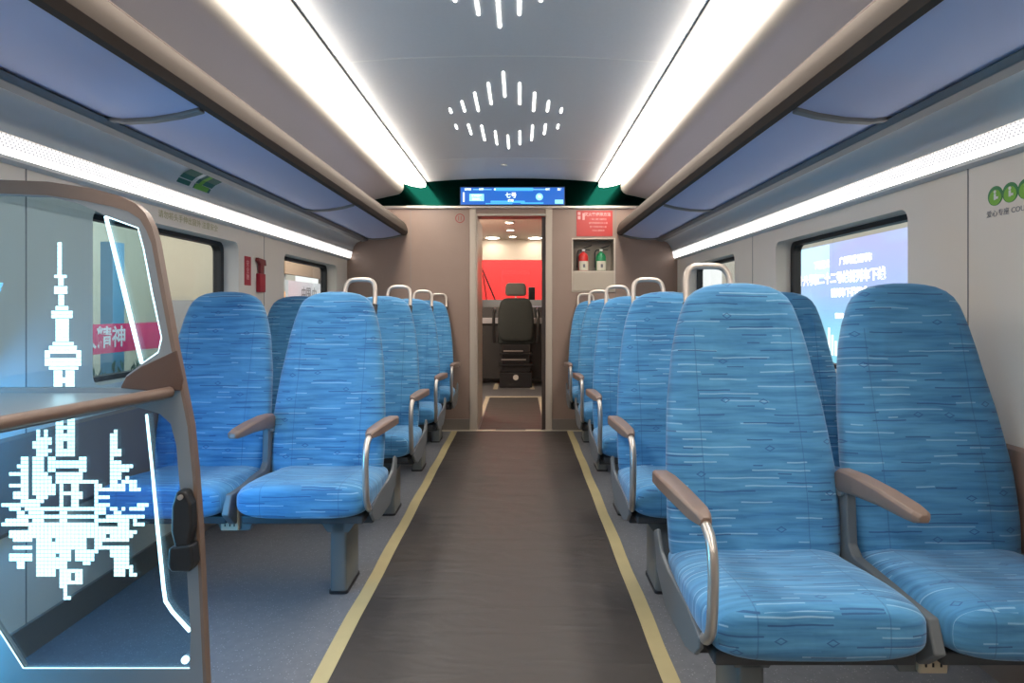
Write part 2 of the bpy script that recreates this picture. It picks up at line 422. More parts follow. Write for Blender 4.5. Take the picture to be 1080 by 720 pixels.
# wall ledge (low heater duct along each wall)
for k, s in enumerate((-1, 1)):
    struct('trim_%d' % (3+k), PR([(s*HW, .70), (s*(HW-.012), .69), (s*(HW-.02), .42), (s*HW, .40)], 'y', Y0+.02, YE-.002), 'endwall')
# cove below the rack
COVE = [(1.434, 1.606), (1.424, 1.645), (1.395, 1.685), (1.36, 1.702), (1.31, 1.712)]
for k, s in enumerate((-1, 1)):
    cp = [(s*HW, 1.537), (s*1.462, 1.54), (s*1.455, 1.552)]
    struct('trim_%d' % (5+k), ribbon([(s*x, z) for x, z in COVE], .012, Y0, YE-.001, nrm=-s), 'cove', smooth=True, angle=60)
    struct('trim_%d' % (7+k), PR([(s*HW, 1.530), (s*1.452, 1.536), (s*1.452, 1.547), (s*HW, 1.547)], 'y', Y0, YE-.001), 'cove')
    t = thing('strip_light', 'perforated white strip light running along the %s wall above the windows' % ('left' if s < 0 else 'right'), 'light', (s*1.45, 2, 1.55))
    obj('perforated_cover', ribbon([(s*1.455, 1.549), (s*1.446, 1.565), (s*1.439, 1.585), (s*1.436, 1.604)], .006, Y0, YE-.002, uvs=True, nrm=-s), 'perf', t, smooth=True)
    obj('diffuser', ribbon([(s*1.474, 1.549), (s*1.4535, 1.5485), (s*1.4455, 1.566)], .004, Y0, YE-.0025, nrm=-s), emis('cove_diffuser', (1,.965,.93), 2.5), t, smooth=True)
# bulkheads above the racks
BULK = [(.976, 2.225), (.972, 2.19), (.978, 2.162), (.994, 2.137), (1.02, 2.120), (1.06, 2.110), (1.10, 2.102), (1.25, 2.068), (1.40, 2.03), (1.46, 1.99), (1.475, 1.93), (1.475, 1.70)]
for k, s in enumerate((-1, 1)):
    struct('trim_%d' % (9+k), ribbon([(s*x, z) for x, z in BULK], .01, Y0, YE-.001, nrm=s), 'bulk', smooth=True, angle=50)
# central ceiling
def ceil_z(x): return 2.264 - .034*(x/.776)**2
cp = [(-.770+1.54*i/16, ceil_z(-.770+1.54*i/16)) for i in range(17)]
struct('ceiling', ribbon(cp, .02, Y0, YE-.001), 'ceil', smooth=True)
for k, y in enumerate((-.99, .93, 2.88, 4.82)):
    struct('trim_%d' % (11+k), ribbon([(x, z-.0015) for x, z in cp], .001, y-.006, y+.006), 'seaml')
for k, s in enumerate((-1, 1)):
    struct('trim_%d' % (15+k), B(*sorted((s*.768, s*.7768)), Y0, YE-.001, 2.220, 2.26), 'black')
    t = thing('ceiling_strip_light', 'wide glowing strip light along the %s side of the ceiling' % ('left' if s < 0 else 'right'), 'light', (s*.87, 2, 2.22))
    obj('diffuser', ribbon([(s*.7775, 2.236), (s*.7785, 2.188), (s*.82, 2.180), (s*.90, 2.194), (s*.974, 2.217)], .01, Y0, YE-.002, nrm=s), 'strip', t, smooth=True)
struct('trim_17', B(-1.6, 1.6, Y0, YE+.12, 2.30, 2.35), 'ceil')

# slit lamps let into the ceiling panels
def slits(yoff, label):
    t = thing('slit_ceiling_light', label, 'light', (0, 3.7+yoff, 2.26), 'slit lamps in the ceiling panels')
    near = {0:(3.07,3.436), 1:(3.22,3.56), 2:(3.36,3.68), 3:(3.49,3.68), 4:(3.61,3.70)}
    far = {0:(4.19,4.54), 1:(4.09,4.43), 2:(3.96,4.32), 3:(3.93,4.16), 4:(3.93,4.02)}
    for d in (near, far):
        for k, (a, b) in d.items():
            for sg in ((-1, 1) if k else (1,)):
                x = -.012 + sg*k*.0815; z = ceil_z(x)
                obj('light_slit', PR(rrect(x-.005, x+.005, a+yoff, b+yoff, .0045, 3), 'z', z-.003, z+.004), 'slit', t)
    return t
slits(0, 'diamond of white slit lamps in the ceiling panel nearest the end wall')
slits(-1.95, 'slit lamps in the near ceiling panel, cut by the top of the photo')
t = thing('smoke_detector', 'small pale detector knob on the ceiling close to the end wall', 'detector', (-.06, 5.05, 2.262))
obj('housing', xf(PR(rrect(-.085, -.035, 5.03, 5.07, .012, 4), 'z', 2.254, 2.266), lambda c: c), 'white', t)

# ------------------------------------------------------------------ luggage racks
for s in (-1, 1):
    side = 'left' if s < 0 else 'right'
    t = thing('luggage_rack', 'long overhead luggage rack with smoky blue panels on the %s side' % side, 'luggage rack', (s*1.3, 2, 1.7))
    beam = [(.955, 1.752), (.938, 1.775), (.940, 1.81), (.955, 1.85), (.975, 1.872), (.990, 1.872), (1.0, 1.85), (1.005, 1.80), (1.0, 1.765), (.98, 1.750)]
    obj('front_beam', PR([(s*x, z) for x, z in beam], 'y', Y0, YE-.003), 'beam', t, smooth=True, angle=35)
    obj('front_edge_trim', PR([(s*x, z) for x, z in ((.974,1.8725),(.992,1.8725),(.992,1.877),(.974,1.876))], 'y', Y0, YE-.003), 'ptrim', t)
    obj('rear_rail', PR([(s*x, z) for x, z in ((1.305,1.700),(1.345,1.692),(1.352,1.712),(1.345,1.745),(1.322,1.748),(1.300,1.735))], 'y', Y0, YE-.003), 'rail', t, bevel=.004)
    obj('rail_seal', PR([(s*x, z) for x, z in ((1.300,1.722),(1.309,1.706),(1.300,1.701),(1.288,1.716))], 'y', Y0, YE-.003), 'rail', t)
    PN = [(1.315, 1.728), (1.24, 1.719), (1.15, 1.724), (1.06, 1.738), (.985, 1.757)]
    ribs = [-1.75, .17, 2.07, 3.95, 5.55]
    for a, b in zip(ribs, ribs[1:]):
        obj('rack_panel', ribbon([(s*x, z) for x, z in PN], .008, a+.002, b-.002, nrm=-s), 'rackp', t, smooth=True)
    for y in ribs:
        obj('rib', ribbon([(s*x, z-.012) for x, z in PN], .03, y-.018, y+.018, nrm=-s), 'rail', t, bevel=.005)

# ------------------------------------------------------------------ end wall with doorway
XD0, XD1, ZD = -.326, .30, 1.927
NX0, NX1, NZ0, NZ1 = .545, .912, 1.432, 1.715
w = B(-HW, HW, YE, YE+.22, 0, 2.30)
res = boolean(w, [B(XD0, XD1, YE-.1, YE+.4, -.1, ZD), B(NX0, NX1, YE-.1, YE+.17, NZ0, NZ1)])
struct('wall_front', res, 'endwall')
struct('wall_back', B(-1.6, 1.6, Y0-.1, Y0, -.06, 2.35), 'endwall')
struct('trim_18', B(-HW, HW, YE-.022, YE+.001, 1.992, 2.014), 'alu', bevel=.003)
struct('trim_19', B(-1.475, 1.475, YE-.004, YE, 2.014, 2.262), 'fascia')
bm = B((XD0-.055, XD0, YE-.012, YE+.001, 0, 1.992), (XD1, XD1+.058, YE-.012, YE+.001, 0, 1.992))
struct('trim_20', bm, 'frame_beige', bevel=.003)
struct('trim_21', B(XD0, XD1, YE-.006, YE+.001, ZD, ZD+.018), 'frame_beige')
struct('trim_22', B((-.915, -.911, YE-.002, YE+.001, .1, 1.99), (.925, .929, YE-.002, YE+.001, .1, 1.99)), 'seam')
struct('baseboard_front', B((-HW+.02, XD0-.055, YE-.010, YE+.001, 0, .105), (XD1+.058, HW-.02, YE-.010, YE+.001, 0, .105)), 'kick')
struct('trim_23', B(-HW+.02, HW-.02, YE-.035, YE-.012, 0, .006), 'tapew')
d = thing('door_1', None, None, (XD1-.02, YE+.1, 0)); d['kind'] = 'structure'
obj('leaf', B(XD1-.034, XD1, YE+.03, YE+.075, .005, ZD-.005), pbr('dark_door_leaf', (.05,.035,.03), .4), d, bevel=.003)
struct('trim_24', B(XD0, XD0+.012, YE+.002, 6.3, 0, ZD), 'frame_beige')

# ceiling-height display
t = thing('passenger_display', 'wide glowing blue information screen above the doorway', 'display', (0, YE-.012, 2.03))
SX0, SX1, SZ0, SZ1, SY = -.462, .465, 2.026, 2.178, YE-.018
obj('housing', B(SX0-.008, SX1+.008, YE-.016, YE-.003, SZ0-.008, SZ1+.008), 'blackp', t)
scr = obj('screen', B(SX0, SX1, SY-.001, YE-.0155, SZ0, SZ1), 'dispb', t)
yy = SY-.002
def dq(name, mat, *rects):
    bm = bmesh.new()
    for a, b, c, e in rects: box(bm, SX0+a*(SX1-SX0), SX0+b*(SX1-SX0), yy-.001, yy, SZ0+c*(SZ1-SZ0), SZ0+e*(SZ1-SZ0))
    return obj(name, bm, mat, scr)
dq('bright_band', 'dispm', (.33,.70,.80,.98), (.29,.62,.10,.22), (.58,.8,.04,.12), (.24,.5,.02,.08))
dq('name_box', 'dispc', (.085,.225,.20,.62))
dq('corner_box', 'dispc', (.91,.99,.05,.28))
dq('line_bar', 'dispc', (.12,.30,.86,.89))
dq('line_bar', 'dispc', (.70,.82,.86,.89))
bm = bmesh.new()
disc(bm, (SX0+.76*(SX1-SX0), SZ0+.45*(SZ1-SZ0)), .032, 'y', (yy-.001, yy), 20); obj('dial', bm, 'dispc', scr)
for s_, size, px, pz in (('1', .12, .03, .40), ('七号', .052, .485, .52), ('线车', .026, .485, .22), ('欢迎乘坐', .024, .155, .50), ('列车运行', .020, .155, .30),
                         ('首列车', .02, .07, .88), ('时间', .02, .2, .88), ('●', .02, .33, .88), ('车速', .02, .84, .88), ('温度', .02, .955, .88), ('75', .03, .76, .45)):
    text('lettering', s_, size, 'dispw', (SX0+px*(SX1-SX0), yy-.0015, SZ0+pz*(SZ1-SZ0)), 'cam', scr, .0005, bold=.001)

# round red notice, red instruction sign
t = thing('round_notice', 'faint red ring sticker on the brown wall left of the doorway', 'sticker', (-.47, YE-.001, 1.86))
bm = bmesh.new(); c = (-.47, 1.905)
cir = lambda r: [(c[0]+r*math.cos(2*PI*k/28), c[1]+r*math.sin(2*PI*k/28)) for k in range(28)]
ring(bm, cir(.042), cir(.034), 'y', YE-.0015, YE+.0003); box(bm, -.485,-.479, YE-.0015, YE+.0003, 1.885, 1.925); box(bm, -.463,-.457, YE-.0015, YE+.0003, 1.885, 1.925)
obj('ring_print', bm, pbr('dull_red_print', (.33,.06,.05), .5), t)
t = thing('instruction_sign', 'red printed fire instruction sign above the extinguisher cabinet', 'sign', (.738, YE-.003, 1.744))
sg = obj('sign_plate', B(.576, .90, YE-.005, YE, 1.744, 1.975), 'redsign', t, bevel=.001)
text('heading', '灭火器使用方法', .034, 'pink', (.765, YE-.0056, 1.937), 'cam', sg, .0004, bold=.001)
for i, l in enumerate(('一拔二握三瞄四压', '请勿随意挪动灭火器', '按下手柄对准火源', '干粉水雾两用')):
    text('small_print', l, .019, 'pink', (.77, YE-.0056, 1.895-.034*i), 'cam', sg, .0004)
obj('pictogram', B((.588,.612,YE-.0062,YE-.005,1.935,1.96), (.588,.612,YE-.0062,YE-.005,1.895,1.925), (.63,.65,YE-.0062,YE-.005,1.89,1.95)), 'pink', sg)

# extinguisher cabinet
t = thing('extinguisher_cabinet', 'beige recessed cabinet in the end wall holding two extinguishers', 'cabinet', (.73, YE, 1.243))
bm = bmesh.new(); ring(bm, rrect(.533, .925, 1.243, 1.727, .006, 2), rrect(NX0, NX1, NZ0, NZ1, .004, 2), 'y', YE-.008, YE)
obj('cabinet_frame', bm, 'frame_beige', t, bevel=.002)
obj('cabinet_door', B(.545, .912, YE-.012, YE-.007, 1.255, 1.424), 'cabpanel', t, bevel=.003)
bm = bmesh.new(); box(bm, NX0+.001, NX1-.001, YE+.160, YE+.1695, NZ0+.001, NZ1-.001); box(bm, NX0+.001, NX1-.001, YE+.001, YE+.16, NZ0+.001, NZ0+.004)
box(bm, NX0+.0005, NX0+.003, YE+.001, YE+.16, NZ0+.004, NZ1-.001); box(bm, NX1-.003, NX1-.0005, YE+.001, YE+.16, NZ0+.004, NZ1-.001)
obj('niche_lining', bm, 'niche', t)
for x, col, cn in ((.645, 'red', 'red'), (.805, 'green', 'green')):
    e = thing('fire_extinguisher', '%s fire extinguisher with a cream label standing in the wall cabinet' % cn, 'fire extinguisher', (x, YE+.07, NZ0+.004))
    z0 = NZ0+.004; r = .046
    bm = bmesh.new(); lathe(bm, [(r*.92,0),(r,.006),(r,.115),(r*.95,.135),(r*.72,.155),(r*.4,.165),(.012,.168),(.012,.178)], x, YE+.07, 28, z0)
    bd = obj('cylinder_body', bm, col, e, smooth=True)
    bm = bmesh.new()
    A, D = [], []
    for k in range(13):
        a = math.radians(-150+120*k/12)
        for lst, rr in ((A, r+.0006), (D, r+.0014)):
            lst.append(((x+rr*math.cos(a), YE+.07+rr*math.sin(a))))
    poly = A + D[::-1]
    for k in range(12):
        prism(bm, [A[k], A[k+1], D[k+1], D[k]], 'z', z0+.004, z0+.088)
    obj('paper_label', bm, 'paper', bd)
    bm = bmesh.new(); box(bm, x-.008, x+.012, YE+.0185, YE+.0235, z0+.03, z0+.06); obj('label_print', bm, 'greyprint', bd)
    obj('valve', B((x-.013, x+.013, YE+.058, YE+.082, z0+.176, z0+.20)), 'silver', e, bevel=.003)
    bm = bmesh.new(); tube(bm, [(x-.01,YE+.07,z0+.20),(x+.03,YE+.06,z0+.215),(x+.075,YE+.05,z0+.232)], .0045, 8); tube(bm, [(x-.01,YE+.07,z0+.19),(x+.035,YE+.06,z0+.193),(x+.06,YE+.05,z0+.188)], .004, 8)
    obj('squeeze_handle', bm, 'blackp', e)
    bm = bmesh.new(); tube(bm, smooth_path([(x-.012,YE+.07,z0+.19),(x-.05,YE+.065,z0+.19),(x-.056,YE+.07,z0+.14),(x-.056,YE+.07,z0+.03)]), .005, 8)
    obj('hose', bm, 'blackp', e, smooth=True)
    bm = bmesh.new(); disc(bm, (x+.004, z0+.188), .011, 'y', (YE+.05, YE+.058), 16); obj('gauge', bm, 'white', e)

# ------------------------------------------------------------------ floor coverings
tag(obj('floor_runner', B(-.492, .492, Y0+.3, YE-.036, 0, .003), 'runner'), 'dark brown-grey protective runner covering the middle of the aisle', 'runner')
for s in (-1, 1):
    bm = bmesh.new(); yy0 = Y0+.3
    pts = []
    K = 40
    A_, D_ = [], []
    for i in range(K+1):
        y = yy0+(YE-.04-yy0)*i/K
        j = .003*math.sin(i*1.7+s)
        A_.append((s*.489+j*.5, y)); D_.append((s*.541+j, y))
    pl = A_ + D_[::-1]
    up = [bm.verts.new((p[0], p[1], .0045)) for p in pl]; lo = [bm.verts.new((p[0], p[1], .0002)) for p in pl]; m_ = len(pl)
    for i in range(m_): bm.faces.new((up[i], up[(i+1)%m_], lo[(i+1)%m_], lo[i]))
    for i in range(K):
        bm.faces.new((up[i], up[i+1], up[m_-2-i], up[m_-1-i])); bm.faces.new((lo[i+1], lo[i], lo[m_-1-i], lo[m_-2-i]))
    tag(obj('floor_tape', bm, 'tape'), 'long yellow tape line along the %s edge of the aisle runner' % ('left' if s < 0 else 'right'), 'tape')
for x0, x1, nm in ((-.325,-.15,'left'), (.12,.258,'right')):
    tag(obj('floor_tape', B(x0, x1, YE-.011, YE+.028, .0001, .004), 'tapew'), 'short pale tape strip on the doorway threshold, %s end' % nm, 'tape')

# ------------------------------------------------------------------ seats
def interp(tab, x):
    if x <= tab[0][0]: return tab[0][1]
    for (a, b), (c, d_) in zip(tab, tab[1:]):
        if x <= c:
            u = (x-a)/(c-a); return b+(d_-b)*u
    return tab[-1][1]
def loft(rings, uvf):
    bm = bmesh.new(); L = bm.loops.layers.uv.new('fab')
    vs_ = [[bm.verts.new(p) for p in r] for r in rings]; n_ = len(rings[0])
    for a, b in zip(vs_, vs_[1:]):
        for k in range(n_): bm.faces.new((a[k], a[(k+1)%n_], b[(k+1)%n_], b[k]))
    bm.faces.new(vs_[0][::-1]); bm.faces.new(vs_[-1])
    bmesh.ops.recalc_face_normals(bm, faces=bm.faces[:])
    for f in bm.faces:
        for l in f.loops: l[L].uv = uvf(l.vert.co)
    return bm
HWT = [(.36,.20),(.38,.222),(.41,.234),(.50,.239),(.65,.236),(.81,.223),(.97,.199),(1.05,.180),(1.10,.162),(1.125,.147),(1.143,.126),(1.156,.098),(1.163,.066),(1.167,.03)]
HDT = [(.36,.025),(.38,.042),(.41,.052),(.8,.055),(1.0,.052),(1.08,.047),(1.12,.041),(1.143,.033),(1.156,.024),(1.163,.016),(1.167,.006)]
def backrest_bm(cx):
    N_ = 64; rings = []
    zs = [.36,.367,.375,.385,.40,.42,.45]+[.45+.62*i/22 for i in range(1,23)]+[1.085,1.10,1.113,1.125,1.134,1.143,1.150,1.156,1.160,1.163,1.1655,1.167]
    for z in zs:
        hw, hd = interp(HWT, z), interp(HDT, z)
        yc = .255 + (z-.435)*.19 + .012*math.sin((z-.4)/.75*2*PI)*(-1)
        r = []
        for k in range(N_):
            a = 2*PI*k/N_; c_, s_ = math.cos(a), math.sin(a); n_ = 3.0
            x = hw*math.copysign(abs(c_)**(2/n_), c_); y = hd*math.copysign(abs(s_)**(2/n_), s_)
            if s_ < 0:
                q = abs(x)/hw; f = max(0, min(1, (z-.40)/.08))*max(0, min(1, (1.12-z)/.1))
                y += f*(.013*math.exp(-(q/.45)**4) + .007*math.exp(-((q-.60)/.045)**2))
            r.append((cx+x, yc+y, z))
        rings.append(r)
    return loft(rings, lambda c: (c.x-cx, c.z+.15*(c.y-.3)))
def cushion_bm(cx):
    N_ = 56; rings = []
    # y, half width, z top, z bottom
    st = [(-.172,.150,.425,.375),(-.170,.185,.440,.358),(-.165,.207,.449,.346),(-.155,.223,.456,.338),(-.138,.234,.460,.333),(-.11,.240,.463,.330),(-.06,.243,.463,.330),
          (0,.244,.460,.328),(.06,.243,.455,.326),(.12,.240,.449,.324),(.18,.237,.444,.322),(.24,.233,.441,.322),(.27,.228,.436,.326),(.285,.215,.425,.34)]
    for y, hw, zt, zb in st:
        r = []; zc, hh = (zt+zb)/2, (zt-zb)/2
        for k in range(N_):
            a = 2*PI*k/N_; c_, s_ = math.cos(a), math.sin(a); n_ = 3.4
            x = hw*math.copysign(abs(c_)**(2/n_), c_); z = hh*math.copysign(abs(s_)**(2/n_), s_)
            if s_ > 0:
                q = abs(x)/hw; f = max(0, min(1, (y+.15)/.08))*max(0, min(1, (.27-y)/.05))
                z -= f*(.008*math.exp(-(q/.5)**4))
            r.append((cx+x, y, zc+z))
        rings.append(r)
    bm = loft(rings, lambda c: (c.x-cx, c.y)); L = bm.loops.layers.uv['fab']
    for f in bm.faces:
        if f.normal.y < -.60:
            for l in f.loops: l[L].uv = (l.vert.co.x-cx, -.155+(l.vert.co.z-.45))
    return bm

XA, XW = .717, 1.207
def double_seat(s, label, y):
    """two seats side by side on one beam and pedestal; s = side of the aisle (+1 right, -1 left)"""
    t = thing('double_seat', label, 'seat', (0,0,0), 'blue double seats on the %s side of the aisle' % ('right' if s > 0 else 'left'))
    def mir(bm):
        if s < 0:
            for v in bm.verts: v.co.x = -v.co.x
        return bm
    def p(name, bm, mat, par=None, **k): return obj(name, mir(bm), mat, par if par else t, **k)
    backs = []
    for cx, cb in ((XA, .724 if s > 0 else .743), (XW+(.012 if s > 0 else .02), 1.222 if s > 0 else 1.233)):
        p('seat_cushion', cushion_bm(cx), 'fabric', smooth='all')
        backs.append(p('backrest', backrest_bm(cb), 'fabric', smooth='all'))
    xm = .970 if s > 0 else .985
    # grab handle on the aisle backrest
    x0, x1 = .585, .725
    h = smooth_path([(x0,.415,1.085),(x0,.437,1.14),(x0+.004,.452,1.20),(x0+.022,.458,1.221),(x0+.05,.459,1.224),(x1-.05,.459,1.224),(x1-.022,.458,1.221),(x1-.004,.452,1.20),(x1,.437,1.14),(x1,.40,1.085)], 2)
    hb = bmesh.new(); tube(hb, h, .0105, 12)
    hd = p('grab_handle', hb, 'champagne', backs[0], smooth=True)
    fb = bmesh.new(); tube(fb, [(x0,.408,1.07),(x0,.424,1.108)], .015, 12)
    p('handle_socket', fb, 'blackp', backs[0], smooth=True)
    fb = bmesh.new(); tube(fb, [(x1,.393,1.07),(x1,.41,1.108)], .015, 12)
    p('handle_socket', fb, 'blackp', backs[0], smooth=True)
    # frame, shells
    p('seat_frame', B((.49,1.43,.0,.20,.268,.320), (.50,.945,-.115,.27,.305,.335), (1.0,1.43,-.115,.27,.305,.335)), 'grey_d', bevel=.006)
    p('side_panel', PR([(-.10,.335),(-.06,.30),(.02,.275),(.22,.275),(.33,.33),(.37,.43),(.33,.45),(.28,.40),(.20,.385),(0,.380),(-.10,.36)], 'x', .470, .482), 'shell', bevel=.004)
    p('centre_plate', PR([(-.155,.35),(-.10,.30),(.2,.28),(.30,.36),(.30,.60),(.262,.635),(.225,.63),(.205,.60),(.195,.455),(.17,.432),(-.13,.418)], 'x', xm-.013, xm+.014), 'shell', bevel=.005)
    pb = bmesh.new(); disc(pb, (.232, .592), .017, 'x', (xm-.020, xm+.020)); p('pivot_cap', pb, 'silver', smooth=True)
    p('side_panel', PR([(-.10,.335),(.02,.275),(.22,.275),(.33,.33),(.36,.45),(.20,.40),(-.10,.37)], 'x', 1.458, 1.468), 'shell', bevel=.004)
    # pedestal
    lg = p('pedestal', PR(rrect(.592,.657,0,.18,.012,4), 'z', .008, .285), 'legm', smooth=True)
    p('foot_plate', PR(rrect(.588,.661,-.006,.19,.014,4), 'z', 0, .010), 'black', lg)
    p('top_bracket', PR([(.56,.27),(.69,.27),(.665,.235),(.585,.235)], 'y', .0, .18), 'legm', lg)
    # aisle armrest: silver bar bending down in front, brown pad on top
    ax = .470
    ab = bmesh.new()
    path = smooth_path([(ax,.30,.60),(ax,.26,.615),(ax,.10,.622),(ax,-.08,.630),(ax,-.15,.630),(ax-.002,-.196,.612),(ax-.002,-.212,.56),(ax-.002,-.208,.49),(ax-.002,-.198,.43),(ax+.002,-.175,.405),(ax+.008,-.13,.37),(ax+.016,-.08,.35)], 2)
    rr = []
    for q in path: rr.append(.0115)
    tube(ab, path, rr, 12, sx=1.0)
    arm = p('armrest', ab, 'silver', smooth=True, label='silver bar armrest with brown pad on the aisle side')
    pad = bmesh.new()
    secs = []
    for yv, hw, zt, zb in ((.30,.014,.626,.602),(.28,.023,.634,.600),(.20,.027,.641,.606),(.05,.026,.648,.614),(-.09,.023,.652,.621),(-.13,.018,.651,.624),(-.155,.012,.645,.626)):
        secs.append([pad.verts.new((ax+a, yv, b)) for a, b in ((-hw,zb),(-hw,zt-.006),(-hw+.006,zt),(hw-.006,zt),(hw,zt-.006),(hw,zb))])
    for A, D in zip(secs, secs[1:]):
        for k in range(6): pad.faces.new((A[k], A[(k+1)%6], D[(k+1)%6], D[k]))
    pad.faces.new(secs[0][::-1]); pad.faces.new(secs[-1])
    p('arm_pad', pad, 'pad', arm, smooth=True, angle=50, bevel=.002)
    # middle armrest
    pad = bmesh.new(); secs = []; ax = xm-.004
    for yv, hw, zt, zb in ((.255,.016,.640,.590),(.23,.021,.652,.588),(.15,.024,.656,.600),(.03,.026,.652,.610),(-.06,.026,.645,.612),(-.095,.022,.640,.613),(-.108,.012,.634,.617)):
        secs.append([pad.verts.new((ax+a, yv, b)) for a, b in ((-hw*.8,zb),(-hw,zb+.008),(-hw,zt-.007),(-hw+.007,zt),(hw-.007,zt),(hw,zt-.007),(hw,zb+.008),(hw*.8,zb))])
    for A, D in zip(secs, secs[1:]):
        for k in range(8): pad.faces.new((A[k], A[(k+1)%8], D[(k+1)%8], D[k]))
    pad.faces.new(secs[0][::-1]); pad.faces.new(secs[-1])
    p('armrest', pad, 'pad', smooth=True, angle=50, bevel=.002, label='brown folding armrest between the two seats')
    # socket box under the gap
    hs = p('socket_housing', PR([(.905,.335),(1.065,.335),(1.04,.268),(.93,.268)], 'y', -.075, .02), 'legm', bevel=.004)
    sb = p('socket_plate', B(.967,1.032,-.088,-.073,.272,.358), 'socket', hs, bevel=.004)
    hb = bmesh.new()
    for zz in (.292,.325):
        for xx in (.982,.998,1.016): box(hb, xx-.002, xx+.002, -.0895, -.0875, zz-.004, zz+.005)
    p('socket_hole', hb, 'black', sb)
    t.location = (0, y, 0)
    return t
def copy_tree(o, parent=None):
    c = o.copy(); C.objects.link(c)
    if parent: c.parent = parent
    for ch in list(o.children): copy_tree(ch, c)
    return c
ROW = [1.479+.9*i for i in range(5)]
RL = ['nearest blue double seat on the right, large in the foreground beside the wall',
      'blue double seat on the right directly behind the large foreground one',
      'middle blue double seat of the five on the right side',
      'blue double seat on the right, second from the end wall',
      'blue double seat on the right up against the brown end wall']
LLb = ['nearest blue double seat on the left, just behind the glass partition',
      'blue double seat on the left, second behind the glass partition',
      'blue double seat on the left, second from the brown end wall',
      'farthest blue double seat on the left up against the end wall']
pr = double_seat(1, RL[0], ROW[0])
for i in range(1, 5):
    c = copy_tree(pr); c.location = (0, ROW[i], 0); c['label'] = RL[i]
pl_ = double_seat(-1, LLb[0], ROW[1])
for i in range(1, 4):
    c = copy_tree(pl_); c.location = (0, ROW[i+1], 0); c['label'] = LLb[i]

# ------------------------------------------------------------------ glass partition by the left seats
YP = 1.50
def P(x, y): return (CX+(x-549)*YP/F, CZ-(y-326)*YP/F)      # outline traced on the partition's own plane
XL = -1.483
pt = thing('glass_partition', 'tall glass partition with glowing tower picture and curved brown-edged frame', 'partition', (-1.1, YP, 0))
out_px = [(0,191),(50,193),(95,200),(125,208),(142,216),(152,226),(159,240),(163.5,256),(183.5,368),(188,390),(200,450),(205,500),(209.5,562),(213,640),(216.5,720),(219,805)]
outer = [P(*p) for p in out_px]
outer_l = [(XL+.003, P(0,189)[1]+.002)] + outer[:-1] + [(outer[-1][0], .012), (XL+.003, .012)]
up_px = [(97,226),(111,227),(146,240),(152,262),(171,357),(167,372),(149,384),(133,396),(128,409)]
upper = [(XL+.07, P(0,206)[1])] + [P(*p) for p in ((0,205),(50,207),(82,214),(111,227),(146,240),(152,262),(171,357),(167,372),(149,384),(133,396),(129,409))] + [(XL+.07, P(0,409)[1])]
lower = [(XL+.07, P(0,440)[1])] + [P(*p) for p in ((118,422),(140,428),(168,436),(180,447),(186,470),(190,520),(197,600),(201,668),(200,705),(24,705),(-8,655))] + [(XL+.07, P(0,650)[1])]
res = boolean(PR(outer_l, 'y', YP, YP+.018), [PR(upper, 'y', YP-.1, YP+.1), PR(lower, 'y', YP-.1, YP+.1)])
obj('frame', res, 'pframe', pt, smooth=True, angle=25)
# brown trim wrapping the outer edge
inn_px = [(0,204),(50,206),(90,212),(119,218),(136,223),(148,231),(155,243),(160.5,257),(181.5,369),(186.5,390),(198.5,450),(203.5,500),(208,562),(211.5,640),(215,720),(217.5,805)]
bm = bmesh.new()
oo = [(XL+.004, P(0,188)[1])] + [(p[0]+.004, p[1]+.003) for p in outer[:-1]] + [(outer[-1][0]+.004, .01)]
ii = [(XL+.004, P(0,203)[1])] + [P(*p) for p in inn_px[:-1]] + [(P(*inn_px[-1])[0], .01)]
rr = [[bm.verts.new((o[0], YP-.003, o[1])), bm.verts.new((o[0], YP+.020, o[1])), bm.verts.new((i[0], YP+.020, i[1])), bm.verts.new((i[0], YP-.003, i[1]))] for o, i in zip(oo, ii)]
for a, b in zip(rr, rr[1:]):
    for k in range(4): bm.faces.new((a[k], a[(k+1)%4], b[(k+1)%4], b[k]))
bm.faces.new(rr[0]); bm.faces.new(rr[-1][::-1])
obj('edge_trim', bm, 'ptrim', pt, smooth=True, angle=40)
gus = [P(*p) for p in ((128,409),(134,397),(150,386),(172,376),(187,369),(194,400),(192,412),(160,412))]
obj('corner_gusset', PR(gus, 'y', YP-.006, YP+.002), 'gusset', pt, bevel=.003)
ug = obj('upper_glass', PR(upper, 'y', YP+.006, YP+.012), 'pglass', pt)
lg = obj('lower_glass', PR(lower, 'y', YP+.006, YP+.012), 'pglass', pt)
# LED lines
def ledline(px, r, par):
    bm = bmesh.new(); tube(bm, [(P(*p)[0], YP+.002, P(*p)[1]) for p in px], r, 8)
    return obj('led_line', bm, 'led', par, smooth=True)
ledline([(111,228),(130,305),(149,383)], [.0042,.0052,.0042], ug)
ledline([(111,228),(145,240),(151,262),(160,310),(170,355),(167,371),(149,384)], .0018, ug)
ledline([(154,437),(160,495),(166,560),(172,620),(174,634),(181,645),(200,666)], [.0030,.0032,.0042,.0042,.0042,.004,.0045], lg)
ledline([(197.5,597),(199.5,630),(201,666)], .0016, lg)
ledline([(-8,655),(24,705),(200,705)], .0014, lg)
bm = bmesh.new(); c0 = P(195,696); disc(bm, c0, .009, 'y', (YP-.001, YP+.005), 16); obj('led_dot', bm, 'led', lg)
for q, (a, b) in ((ug, (.92, 1.33)), (lg, (.30, .86))):
    obj('edge_led', B(XL+.062, XL+.070, YP+.003, YP+.010, a, b), 'ledside', q)
